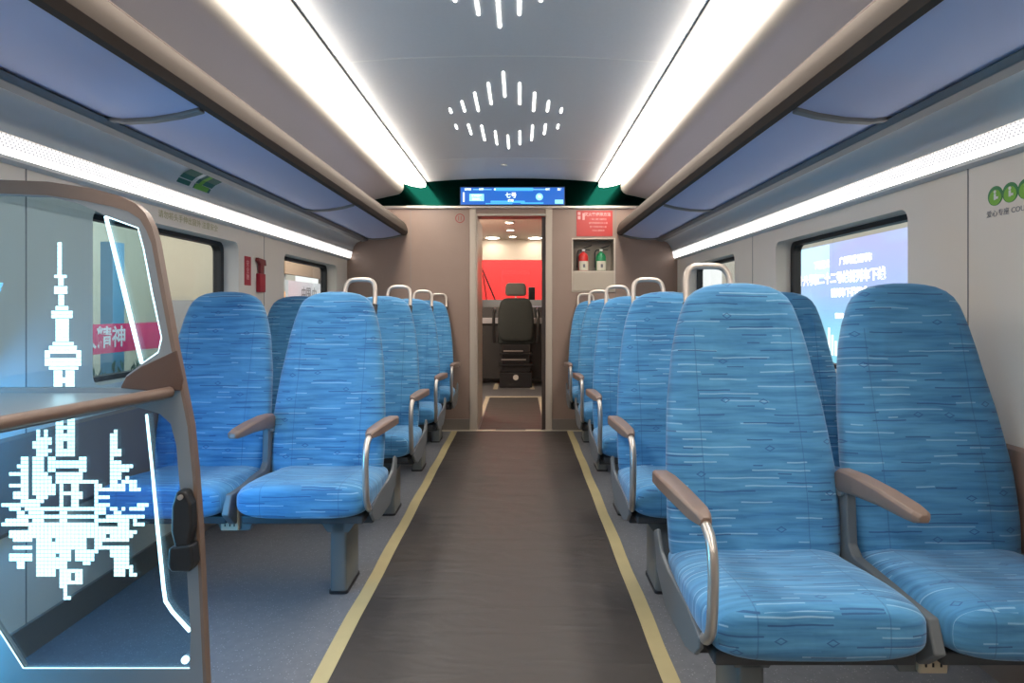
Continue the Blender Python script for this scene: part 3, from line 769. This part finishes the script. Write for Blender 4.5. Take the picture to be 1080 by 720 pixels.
# glowing picture: rectangles of small square cells
CELL = 4.1
ON = [(57,78.5,440,481),(36,41,452,461),(44,49.5,452,461),(36,54,461,479),(33,37,465,474),(37,52,479,481),
 (20.5,30,481,537),(17,21,489,494),(9,21,498,502),(9.5,21,510.5,514.5),(10.5,21,518,527),(0,21,531,535),(7,16,535,539.5),(15.5,31,536,548),(3,30,547,552),
 (34,51,481,523),(47,91.5,480,500),(55.5,84,500,511),(84,100,507,511.3),(60,67,511,535),(67,72,519,523),(72,80,511,535),(80,84,517,527),
 (49,58,511,516),(45,56,516,522),(41,50,520,526),(37,46,524,530),(30,42,528,536),(12,104,535,539.8),(15,104,543.4,547.6),(31,45,539,556),(60.5,69,539,556),(65,69,547,552),
 (0,104,552,557),(6,104,557,566),(12,33,560,571),(37,72,566,576),(12,33,575.5,581),(9,34,586,592),(17,26,592,599),(37,60,574,602),(38,47,602,607.6),(50.5,59,602,607.6),
 (60,75,574,592),(63,71,592,621),(64,68.5,621,635),(68,72.5,631,635),(71,84,599,616),(74,90,566,583),(78,96,585,593),(84,92,593,597),(92,97,586,591),
 (97,102,507,582),(100,105,511,519),(97,125,515,519.5),(115.6,119.7,457,482),(119.7,124,453,482),(115.6,119.7,482,486),(124,128.5,474,482),(116,128.5,486.5,491),(116,133,491,499),(133,137.5,491,495),
 (113,128,499,507),(113,124,507,515),(124.5,129,511,519),(130,134,503,507),(126,142,507,511),(134,142,511,519),(142,147,515,519.5),
 (97,113.6,523.5,527.7),(97,113.6,532,536),(97,110,536,544),(114,122,536,541),(118,127,540,548),(127,131,536,540),(135,152,536,540.2),(144,156,532,536),
 (110,151.6,544,548.5),(100,135,548.5,553),(122,135,553,562),(139,144,548,557),(140,151.6,553,557),(100,135,557,562),(97,111,562,568),(135,144,561.5,565),(115,141,565,569),
 (102,136,568,572.5),(102,136,574.5,578.5),(97,106,570,582),(88,102,579,583),(116,136,578.5,583),(116,125,582,587),(120,133,582,592),(120,133,592,595),(120,125,594,607),(125,129,598,609),(128,133,597,601),(133,137,598,609),(137,141.5,604,609)]
OFF = [(66,70,440,448.5),(66,70,452,457),(66,70,465,473),(47,54,469,473),(55,83,482,486),(55,83,494,498.5),(50,54,478,482),(46,50,482,488),(46,49,488,498),(49,53,499,503),(53,56,503,511),(49,53,511,512),
 (68,71.6,511,519),(68,71.6,523,535),(8,28,555.5,559.5),(20,23,535,539),(24,27,539,543),(107,122,553,556.5),(72,75.5,605,607.5),(72,75.5,610,613),(75,78.5,580,592),(32,60,563,564),(47,50,585,591),(53,59,566.5,573),(57,61,585,588),(47,50,594,596),
 (41,46,489,492)]
bm = bmesh.new(); g = 4.1
def cell(x0, y0, x1, y1):
    a, b = P(x0, y1), P(x1, y0); box(bm, a[0], b[0], YP+.0045, YP+.0055, a[1], b[1])
ix = 0
x = -.4
while x < 158:
    y = 436.7
    while y < 636:
        cx_, cy_ = x+g/2, y+g/2
        if any(a <= cx_ <= b and c_ <= cy_ <= d_ for a, b, c_, d_ in ON) and not any(a <= cx_ <= b and c_ <= cy_ <= d_ for a, b, c_, d_ in OFF):
            cell(x+.28, y+.28, x+g-.28, y+g-.28)
        y += g
    x += g
obj('glowing_skyline', bm, 'ledcell', lg)
bm = bmesh.new()
TOP = [(59,63.5,255,290),(55.5,68.7,289.5,293),(60,65.5,293,301),(55.5,69.5,301.5,310),(60,66,310.5,322),(57,70.5,322.5,327),(52.5,75,327.5,335.5),(57,71,336,360),(54,76,360.5,364),(50,79.5,364.5,369),
       (45.5,84,369.3,373),(45.5,51,373,377.3),(79,84,373,377.3),(45.5,84,377.5,386),(50,81,386.5,390),(55,64,390.5,408),(67.5,77,390.5,408),(64,67.5,398,404)]
for x0, x1, y0, y1 in TOP:
    nx, ny = max(1, round((x1-x0)/4.4)), max(1, round((y1-y0)/4.2))
    for i in range(nx):
        for j in range(ny):
            cell(x0+(x1-x0)*i/nx+.15, y0+(y1-y0)*j/ny+.2, x0+(x1-x0)*(i+1)/nx-.15, y0+(y1-y0)*(j+1)/ny-.2)
obj('glowing_tower', bm, 'ledcell', ug)
# clamp on the frame
cl = bmesh.new()
a, b = P(187,571), P(208,516)
prism(cl, [P(*p) for p in ((193,514),(202,514),(208,528),(209,552),(205,572),(191,572),(187,556),(188,530))], 'y', YP-.030, YP+.002)
prism(cl, [P(*p) for p in ((186,572),(210,569),(212,590),(208,597),(189,597),(185,592))], 'y', YP-.036, YP+.002)
c1 = obj('door_clamp', cl, 'blackp', pt, bevel=.006)
bm = bmesh.new(); disc(bm, P(198,520), .006, 'y', (YP-.036, YP-.028), 16); obj('screw_cap', bm, 'silver', c1)
# leaning ledge
led_pts = [(-.775,1.485),(-.80,1.32),(-.83,1.10),(-.865,.86),(-.90,.62),(-1.0,.52),(-1.48,.50),(-1.48,1.494),(-.79,1.494)]
lt = thing('leaning_ledge', 'grey ledge with a brown rounded rail in front of the glass partition', 'ledge', (-1.1, 1.0, .87))
obj('ledge_top', PR(led_pts, 'z', .872, .888), 'pframe', lt, bevel=.003)
bm = bmesh.new(); tube(bm, smooth_path([(-.768,1.49,.890),(-.775,1.44,.890),(-.80,1.30,.890),(-.83,1.10,.890),(-.865,.86,.890),(-.90,.62,.890),(-1.0,.51,.890),(-1.2,.495,.890),(-1.46,.495,.890)]), .0135, 12)
obj('brown_rail', bm, 'ptrim', lt, smooth=True)

# ------------------------------------------------------------------ stickers on the walls
def sticker(name, label, cat, s, y0, y1, z0, z1, mat, r=.004):
    t = thing(name, label, cat, (s*HW, (y0+y1)/2, z0))
    b_ = obj('backing', PR(rrect(y0, y1, z0, z1, r, 4), 'x', *sorted((s*(HW-.0012), s*HW))), mat, t)
    return t, b_
t, b_ = sticker('hammer_notice', 'tall red notice with white print left of the red hammer box', 'sticker', -1, 3.50, 3.585, 1.225, 1.39, 'redst')
text('print', '安\n全\n锤', .038, 'pink', (-HW+.0014, 3.5425, 1.31), 'left', b_, .0004)
t = thing('emergency_hammer_box', 'red emergency hammer holder fixed between the left windows', 'hammer box', (-HW, 3.69, 1.19))
obj('holder', PR([(3.655,1.19),(3.735,1.19),(3.735,1.30),(3.655,1.30)], 'x', -HW, -HW+.025), 'redst', t, bevel=.004)
obj('hammer_grip', PR([(3.675,1.29),(3.715,1.29),(3.72,1.355),(3.755,1.35),(3.745,1.385),(3.64,1.392),(3.635,1.375),(3.668,1.355)], 'x', -HW+.004, -HW+.022), pbr('dark_red', (.20,.02,.02), .4), t, bevel=.003)
t = thing('window_notice', 'faint olive lettering above the left window', 'sticker', (-HW, 2.9, 1.49))
text('lettering', '请勿将头手伸出窗外 注意安全', .036, 'yellowprint', (-HW+.001, 2.93, 1.500), 'left', t, .0003, sx=1.1)
t = thing('green_exit_notice', 'dark green curved sticker on the cove under the left rack', 'sticker', (-1.41, 2.85, 1.66))
pts = [(-1.4235,1.645),(-1.4105,1.6665),(-1.3915,1.6835),(-1.3575,1.6995),(-1.33,1.706)]
st = obj('backing', ribbon([(x+.0012, z-.0008) for x, z in pts], .0006, 2.70, 2.98, nrm=1), 'greenst', t)
obj('arrow_print', ribbon([(x+.0022, z-.0016) for x, z in pts[:4]], .0004, 2.80, 2.83, nrm=1), 'white', st)
obj('arrow_print', ribbon([(x+.0022, z-.0016) for x, z in pts[1:4]], .0004, 2.86, 2.89, nrm=1), 'lime', st)
obj('arrow_print', ribbon([(x+.0022, z-.0016) for x, z in pts[:2]], .0004, 2.84, 2.96, nrm=1), 'lime', st)
# four green round stickers on the right wall
names = ['leftmost', 'second', 'third', 'fourth']
for i in range(4):
    yc = 1.842-.056*i; zc = 1.425
    t = thing('round_sticker', 'round green seat-rule sticker on the right wall, %s of the row' % names[i], 'sticker', (HW, yc, zc-.03), 'green round stickers on the right wall')
    bm = bmesh.new(); disc(bm, (yc, zc), .029, 'x', (HW-.0012, HW+.0003), 28); b_ = obj('dark_ring', bm, 'limed', t)
    bm = bmesh.new(); disc(bm, (yc, zc-.005), .023, 'x', (HW-.0018, HW-.001), 28); obj('disc', bm, 'lime', b_)
    bm = bmesh.new(); disc(bm, (yc, zc+.012), .005, 'x', (HW-.0026, HW-.0016), 12); box(bm, HW-.0026, HW-.0016, yc-.004, yc+.004, zc-.012, zc+.006); box(bm, HW-.0026, HW-.0016, yc-.012, yc-.004, zc-.010, zc-.003)
    obj('figure_print', bm, 'white', b_)
t = thing('seat_rule_caption', 'tiny grey lettering under the green stickers on the right wall', 'sticker', (HW, 1.75, 1.36))
text('lettering', '爱心专座 COURTESY SEATS', .022, 'greyprint', (HW-.001, 1.742, 1.372), 'right', t, .0003)

# ------------------------------------------------------------------ driver's cab beyond the doorway
YC = 9.4
struct('floor_cab', B(-1.3, 1.3, YE+.12, YC+.1, -.06, 0), 'floor')
struct('wall_cab_left', B(-1.36, -1.3, YE+.22, YC+.1, 0, 2.2), 'cabwall')
struct('wall_cab_right', B(1.3, 1.36, YE+.22, YC+.1, 0, 2.2), 'cabwall')
struct('ceiling_cab', B(-1.36, 1.36, YE+.22, YC+.1, 2.15, 2.2), 'cabwall')
res = boolean(B(-1.3, 1.3, YC, YC+.1, 0, 2.15), [PR(rrect(-1.05, 1.05, 1.18, 1.835, .08), 'x' if 0 else 'y', YC-.1, YC+.3)])
struct('wall_cab_front', res, 'cabwall')
w7 = thing('window_7', None, None, (0, YC+.05, 1.18)); w7['kind'] = 'structure'
obj('windscreen_pane', B(-1.06, 1.06, YC+.06, YC+.07, 1.17, 1.845), 'glass', w7)
struct('baseboard_cab', B(-1.3, 1.3, YC-.012, YC, 0, .075), 'deskw')
tag(obj('cab_floor_mat', B(-.30, .285, 5.61, 7.66, 0, .003), 'runner'), 'dark mat on the floor inside the doorway', 'mat')
tag(obj('cab_floor_tape', B(-.355, -.31, 6.32, 7.66, .0001, .004), 'tapew'), 'pale tape line on the cab floor at the left of the mat', 'tape')
tag(obj('cab_floor_tape', B(.29, .335, 6.32, 7.66, .0001, .004), 'tapew'), 'pale tape line on the cab floor at the right of the mat', 'tape')
tag(obj('cab_floor_tape', B(-.36, .34, 7.665, 7.74, .0001, .004), 'tapew'), 'pale tape strip across the cab floor before the chair', 'tape')
for x, nm in ((-.27, 'left'), (.235, 'right')):
    tag(obj('cab_floor_tape', B(x-.03, x+.03, 8.45, 9.1, .0001, .004), 'tapew'), 'short pale tape beside the driver chair base, %s side' % nm, 'tape')
# desk
t = thing('driver_desk', 'dark driving console with a pale edge across the cab front', 'desk', (0, 9.2, 0))
obj('cabinet', B(-1.28, 1.28, 9.08, YC-.013, .076, .88), 'cabdark', t)
obj('desk_edge', B(-1.28, 1.28, 9.0, YC-.002, .88, .965), 'deskw', t, bevel=.01)
obj('console', PR([(9.03,.965),(YC-.003,.965),(YC-.003,1.23),(9.22,1.23),(9.10,1.12)], 'x', -1.28, 1.28), 'cabdark', t, bevel=.006)
obj('monitor', PR([(9.06,1.0),(9.07,1.0),(9.12,1.13),(9.11,1.13)], 'x', .16, .44), emis('cab_monitor', (.5,.45,.9), .8), t)
obj('monitor', PR([(9.06,1.0),(9.07,1.0),(9.12,1.13),(9.11,1.13)], 'x', -.55, -.27), 'blackp', t)
t = thing('telephone_handset', 'small black device on the console right of the headrest', 'handset', (.17, 9.3, 1.23))
obj('body', B(.19, .29, 9.26, 9.33, 1.23, 1.42), 'blackp', t, bevel=.01); 
t = thing('windscreen_wiper', 'dark wiper arm standing against the red windscreen', 'wiper', (-.45, YC+.09, 1.17))
bm = bmesh.new(); tube(bm, [(-.30, YC+.10, 1.2),(-.52, YC+.10, 1.72)], .012, 8); tube(bm, [(-.44, YC+.10, 1.2),(-.50, YC+.10, 1.62)], .009, 8)
obj('arm', bm, 'blackp', t)
for x, y, sx_, sy_, lb in ((-.34,9.16,.10,.05,'large left round downlight at the front of the cab ceiling'), (.29,9.16,.10,.05,'large right round downlight at the front of the cab ceiling'),
                           (-.06,7.55,.045,.045,'nearest small ceiling downlight in the cab'), (-.06,8.27,.045,.045,'middle small ceiling downlight in the cab'), (-.04,9.0,.045,.045,'farthest small ceiling downlight in the cab')):
    t = thing('cab_downlight', lb, 'light', (x, y, 2.14), 'downlights in the cab ceiling')
    bm = bmesh.new(); prism(bm, [(x+sx_*math.cos(a*PI/12), y+sx_*math.sin(a*PI/12)) for a in range(24)], 'z', 2.138, 2.149); obj('lens', bm, 'down', t)
    bm = bmesh.new(); f_ = lambda r: [(x+r*math.cos(a*PI/12), y+r*math.sin(a*PI/12)) for a in range(24)]
    ring(bm, f_(sx_+.014), f_(sx_), 'z', 2.136, 2.15); obj('bezel', bm, 'white', t)
# driver chair
t = thing('driver_chair', 'black driver chair with grey headrest seen from behind', 'chair', (.008, 8.75, 0))
X = .008
bs = obj('chair_base', B(X-.225, X+.225, 8.60, 8.98, 0, .21), 'blackp', t, bevel=.01)
bm = bmesh.new(); disc(bm, (X+.0, .145), .038, 'y', (8.592, 8.601), 20); obj('round_badge', bm, 'white', bs)
obj('suspension', B((X-.20,X+.20,8.66,8.95,.21,.30),(X-.24,X+.24,8.62,8.97,.30,.33),(X-.19,X+.19,8.68,8.93,.33,.45),(X-.23,X+.23,8.63,8.97,.45,.48),(X-.2,X+.2,8.68,8.95,.48,.60)), 'blackp', t, bevel=.008)
obj('lever', B((X-.20,X+.14,8.575,8.60,.385,.40),(X-.17,X+.10,8.575,8.60,.505,.52)), 'silver', t)
obj('seat', PR(rrect(X-.26, X+.26, 8.72, 9.05, .08), 'z', .60, .72), 'cabfab', t, bevel=.03)
N_ = 40; rings = []
for z, hw, hd in ((.64,.16,.03),(.65,.20,.045),(.69,.235,.055),(.80,.25,.06),(.95,.25,.06),(1.10,.235,.058),(1.18,.215,.052),(1.22,.19,.043),(1.238,.16,.03),(1.245,.12,.015)):
    yc = 8.72 - (z-.64)*.12
    rings.append([(X+hw*math.copysign(abs(math.cos(a))**.62, math.cos(a)), yc+hd*math.copysign(abs(math.sin(a))**.62, math.sin(a)), z) for a in [2*PI*k/N_ for k in range(N_)]])
obj('backrest', loft(rings, lambda c: (c.x, c.z)), 'cabfab', t, smooth='all')
rings = []
for z, hw, hd in ((1.272,.10,.02),(1.28,.135,.035),(1.32,.148,.045),(1.40,.145,.045),(1.44,.13,.038),(1.455,.10,.02)):
    rings.append([(X+hw*math.copysign(abs(math.cos(a))**.62, math.cos(a)), 8.65+hd*math.copysign(abs(math.sin(a))**.62, math.sin(a)), z) for a in [2*PI*k/N_ for k in range(N_)]])
obj('headrest', loft(rings, lambda c: (c.x, c.z)), pbr('headrest_grey', (.13,.14,.13), .8), t, smooth='all')
obj('headrest_post', T([(X,8.655,1.20),(X,8.65,1.30)], .012), 'silver', t)
for s in (-1, 1):
    bm = bmesh.new(); tube(bm, smooth_path([(X+s*.30,8.70,.62),(X+s*.31,8.66,.80),(X+s*.31,8.66,1.05),(X+s*.30,8.72,1.10),(X+s*.30,8.88,1.05)]), .022, 8)
    obj('armrest', bm, 'blackp', t, smooth=True)

# ------------------------------------------------------------------ the hall outside
struct('floor_hall', B(-14, 14, -6, 30, -1.15, -1.05), 'hallfloor')
struct('wall_hall_left', B(-11, -10.8, -6, 30, -1.05, 6), 'hallwall')
struct('wall_hall_right', B(9.8, 10, -6, 30, -1.05, 6), 'hallwall')
t = thing('stage_backdrop', 'bright red backdrop seen through the cab windscreen', 'backdrop', (0, 12, -1.05))
obj('cloth', B(-3, 3, 12, 12.05, -.6, 3.2), 'redback', t); obj('stand', B((-3,-2.9,12.05,12.2,-1.05,3.2),(2.9,3,12.05,12.2,-1.05,3.2)), 'hallgrey', t)
ld = bpy.data.lights.new('backdrop_fill_light', 'AREA'); ld.shape = 'RECTANGLE'; ld.size = 4; ld.size_y = 1; ld.energy = 170; ld.color = (1,.95,.9)  # unseen area light added to brighten the red backdrop
lo = bpy.data.objects.new('backdrop_fill_light', ld); C.objects.link(lo); lo.location = (0, 10.2, 3.4); lo.rotation_euler = (math.radians(50), 0, 0)
# right: large LED wall
XS = CX+5.0
t = thing('led_wall', 'large glowing lilac-blue screen with white text outside the right window', 'screen', (XS, 10, -1.05))
sc_ = obj('screen', B(XS, XS+.08, 7.2, 14.0, .10, 2.15), 'screen', t)
obj('stand', B((XS+.01,XS+.3,7.2,7.4,-1.05,.10),(XS+.01,XS+.3,13.6,13.8,-1.05,.10),(XS+.01,XS+.2,7.2,14.0,.06,.10)), 'hallgrey', t)
text('headline', '十八号和二十二号线首列车下线', .19, 'scrtxt', (XS-.003, 8.50, 1.575), 'right', sc_, .001, align='RIGHT', bold=.006)
text('small_line', '广州地铁首列车', .13, 'scrtxt', (XS-.003, 8.83, 1.83), 'right', sc_, .001, align='RIGHT', bold=.004)
text('small_line', '下线仪式', .13, 'scrtxt', (XS-.003, 10.05, 1.82), 'right', sc_, .001, align='RIGHT', bold=.004)
text('small_line', '首列车下线仪式', .15, 'scrtxt', (XS-.003, 8.95, 1.34), 'right', sc_, .001, align='RIGHT', bold=.005)
text('small_line', '首列车', .09, 'scrtxt', (XS-.003, 9.6, .98), 'right', sc_, .001, align='RIGHT', bold=.003)
obj('blue_panel', B(XS-.002, XS, 10.05, 11.4, 1.60, 2.14), emis('screen_blue', (.10,.48,.95), 1.2), sc_)
bm = bmesh.new()
for i in range(26):
    y = 8.6+i*.11; h = .06+.28*random.random(); box(bm, XS-.002, XS, y, y+.07, .35, .5+h)
obj('city_picture', bm, emis('screen_city', (.65,.95,1), 1.3), sc_)
# frames / stacked shelves seen through far right window
t = thing('pallet_rack', 'grey shelving with stacked trays outside the far right window', 'shelving', (4.2, 20, -1.05))
for k in range(9): obj('shelf', B(4.2, 4.6, 15.5, 24.5, .9+k*.16, .97+k*.16), 'hallgrey' if k % 2 else 'board', t)
obj('post', B((4.18,4.26,15.5,15.6,-1.05,2.3),(4.18,4.26,24.4,24.5,-1.05,2.3)), 'halldark', t)
# left side
XH = CX-6
t = thing('slogan_banner', 'magenta slogan banner outside the left window', 'banner', (XH, 10, .45))
bb = obj('cloth', B(XH-.01, XH, 7.2, 11.4, .45, .875), 'banner', t)
text('lettering', '人精神', .33, 'scrtxt' if 0 else 'board', (XH+.002, 8.95, .66), 'left', bb, .001, bold=.006)
obj('post', B((XH-.06,XH-.012,7.2,7.26,-1.05,.875),(XH-.06,XH-.012,11.34,11.4,-1.05,.875)), 'hallgrey', t)
tag(obj('hall_partition', B(XH-1.8, XH-1.7, 10.5, 17.2, -1.05, 3.0), pbr('cream_screen', (.66,.60,.47), .7, noise=.06, nscale=2), bevel=.01), 'tall cream partition outside the left window', 'partition')
tag(obj('grey_column', B(XH+.3, XH+.6, 12.1, 13.1, -1.05, 3.0), 'hallgrey'), 'grey column outside the left window', 'column')
tag(obj('blue_post', B(XH-.9, XH-.7, 10.2, 10.5, -1.05, 2.2), 'hallblue'), 'blue post behind the magenta banner', 'post')
t = thing('planter_hedge', 'dark green planting in front of the magenta banner', 'plants', (XH+.5, 9.3, -1.05))
obj('trough', B(XH+.30, XH+.62, 7.4, 11.4, -1.05, -.30), 'hallgrey', t)
bm = bmesh.new()
for i in range(420):
    c_ = Vector((XH+.46+random.uniform(-.22,.22), random.uniform(7.4,11.4), -.30+random.random()**1.3*.62)); d_ = Vector((random.uniform(-.5,.5), random.uniform(-.5,.5), 1)).normalized()
    q = d_.cross(Vector((random.random(), random.random(), .1))).normalized()
    L_ = random.uniform(.10,.2); v = [bm.verts.new(p_) for p_ in (c_-d_*L_*.5, c_+q*.03, c_+d_*L_*.5, c_-q*.03)]; bm.faces.new(v)
lf = obj('foliage', bm, 'leaf', t); lf['kind'] = 'stuff'
t = thing('machine_cover', 'orange covered machine low outside the left window', 'machine', (XH+1, 12.3, -1.05))
obj('cover', PR(rrect(11.3, 12.6, .5, 1.42, .3), 'x', XH+1.0, XH+1.7), 'orange', t); obj('plinth', B(XH+1.0, XH+1.7, 11.4, 12.5, -1.05, .5), 'hallgrey', t)
t = thing('control_booth', 'grey booth outside the left window', 'booth', (XH+1.2, 10.2, -1.05))
obj('body', B(XH+.8, XH+1.4, 9.0, 10.4, -1.05, 1.22), 'hallgrey', t); obj('opening', B(XH+1.4, XH+1.405, 9.5, 10.1, .6, 1.1), 'halldark', t)
XB = CX-4
t = thing('notice_board', 'white board with dark characters outside the far left window', 'board', (XB, 11.6, -1.05))
bb = obj('panel', B(XB-.05, XB, 10.7, 14.5, .2, 1.59), 'board', t); obj('post', B((XB-.05,XB,10.75,10.83,-1.05,.2),(XB-.05,XB,14.4,14.48,-1.05,.2)), 'hallgrey', t)
text('lettering', '中国 中', .26, 'greyprint', (XB+.003, 11.75, 1.36), 'left', bb, .001, bold=.004)
t = thing('brown_board', 'brown board on posts above and behind the white notice board', 'board', (XB-1, 14.5, -1.05))
obj('panel', B(XB-1.1, XB-1.0, 13.2, 16.2, 1.85, 2.4), 'brownb', t); obj('post', B(XB-1.18, XB-1.1, 13.4, 13.5, -1.05, 2.4), 'hallgrey', t); obj('post', B(XB-1.18, XB-1.1, 15.9, 16.0, -1.05, 2.4), 'hallgrey', t)
t = thing('roof_truss', 'dark roof trusses high in the hall outside the left window', 'truss', (-6, 10, 3))
for k in range(10): obj('girder', B(-10.8, -3.0, 4+k*1.6, 4.12+k*1.6, 3.2, 3.5), 'hallgrey', t)
obj('runner_beam', B((-9.2,-9.0,2,26,3.5,3.7),(-6.2,-6.0,2,26,3.5,3.7),(-4.2,-4.0,2,26,3.5,3.7)), 'halldark', t)

# lamps: blue glow of the partition's edge led, then added unseen fill lights
def lamp(name, loc, direc, sx, sy, e, col):
    l = bpy.data.lights.new(name, 'AREA'); l.shape = 'RECTANGLE'; l.size = sx; l.size_y = sy; l.energy = e; l.color = col
    o = bpy.data.objects.new(name, l); C.objects.link(o); o.location = loc
    o.rotation_euler = Vector(direc).to_track_quat('-Z', 'Y').to_euler()
lamp('partition_led_lamp', (-1.38, 1.56, .62), (.25, .9, -.7), .04, .9, 4.2, (.05,.42,1))
lamp('ledge_blue_fill', (-1.46, 1.33, 1.12), (1, .3, -.5), .20, .10, 1.6, (.06,.55,1))  # added blue fill in front of the glass, tints the ledge
lamp('lower_blue_fill', (-1.45, 1.42, .45), (1, .45, 0), .04, .5, 6, (.10,.60,1))  # added blue fill, out of view, for the lower frame and glass
pl = bpy.data.lights.new('cab_fill_light', 'POINT'); pl.energy = 36; pl.color = (1,.82,.68); pl.shadow_soft_size = .08  # unseen point light added to lift the cab interior
po = bpy.data.objects.new('cab_fill_light', pl); C.objects.link(po); po.location = (-1.10, 7.0, 1.70)
lamp('hall_fill_light', (-4.2, 10, 2.9), (-1, .1, -.45), 9, 1.0, 240, (1,.95,.86))  # added fill facing away from the train, brightens the cream hall wall
# world: the bright hall
wd = bpy.data.worlds.new('w'); bpy.context.scene.world = wd; wd.use_nodes = True
wd.node_tree.nodes['Background'].inputs[0].default_value = (.90,.88,.84,1); wd.node_tree.nodes['Background'].inputs[1].default_value = 1.3
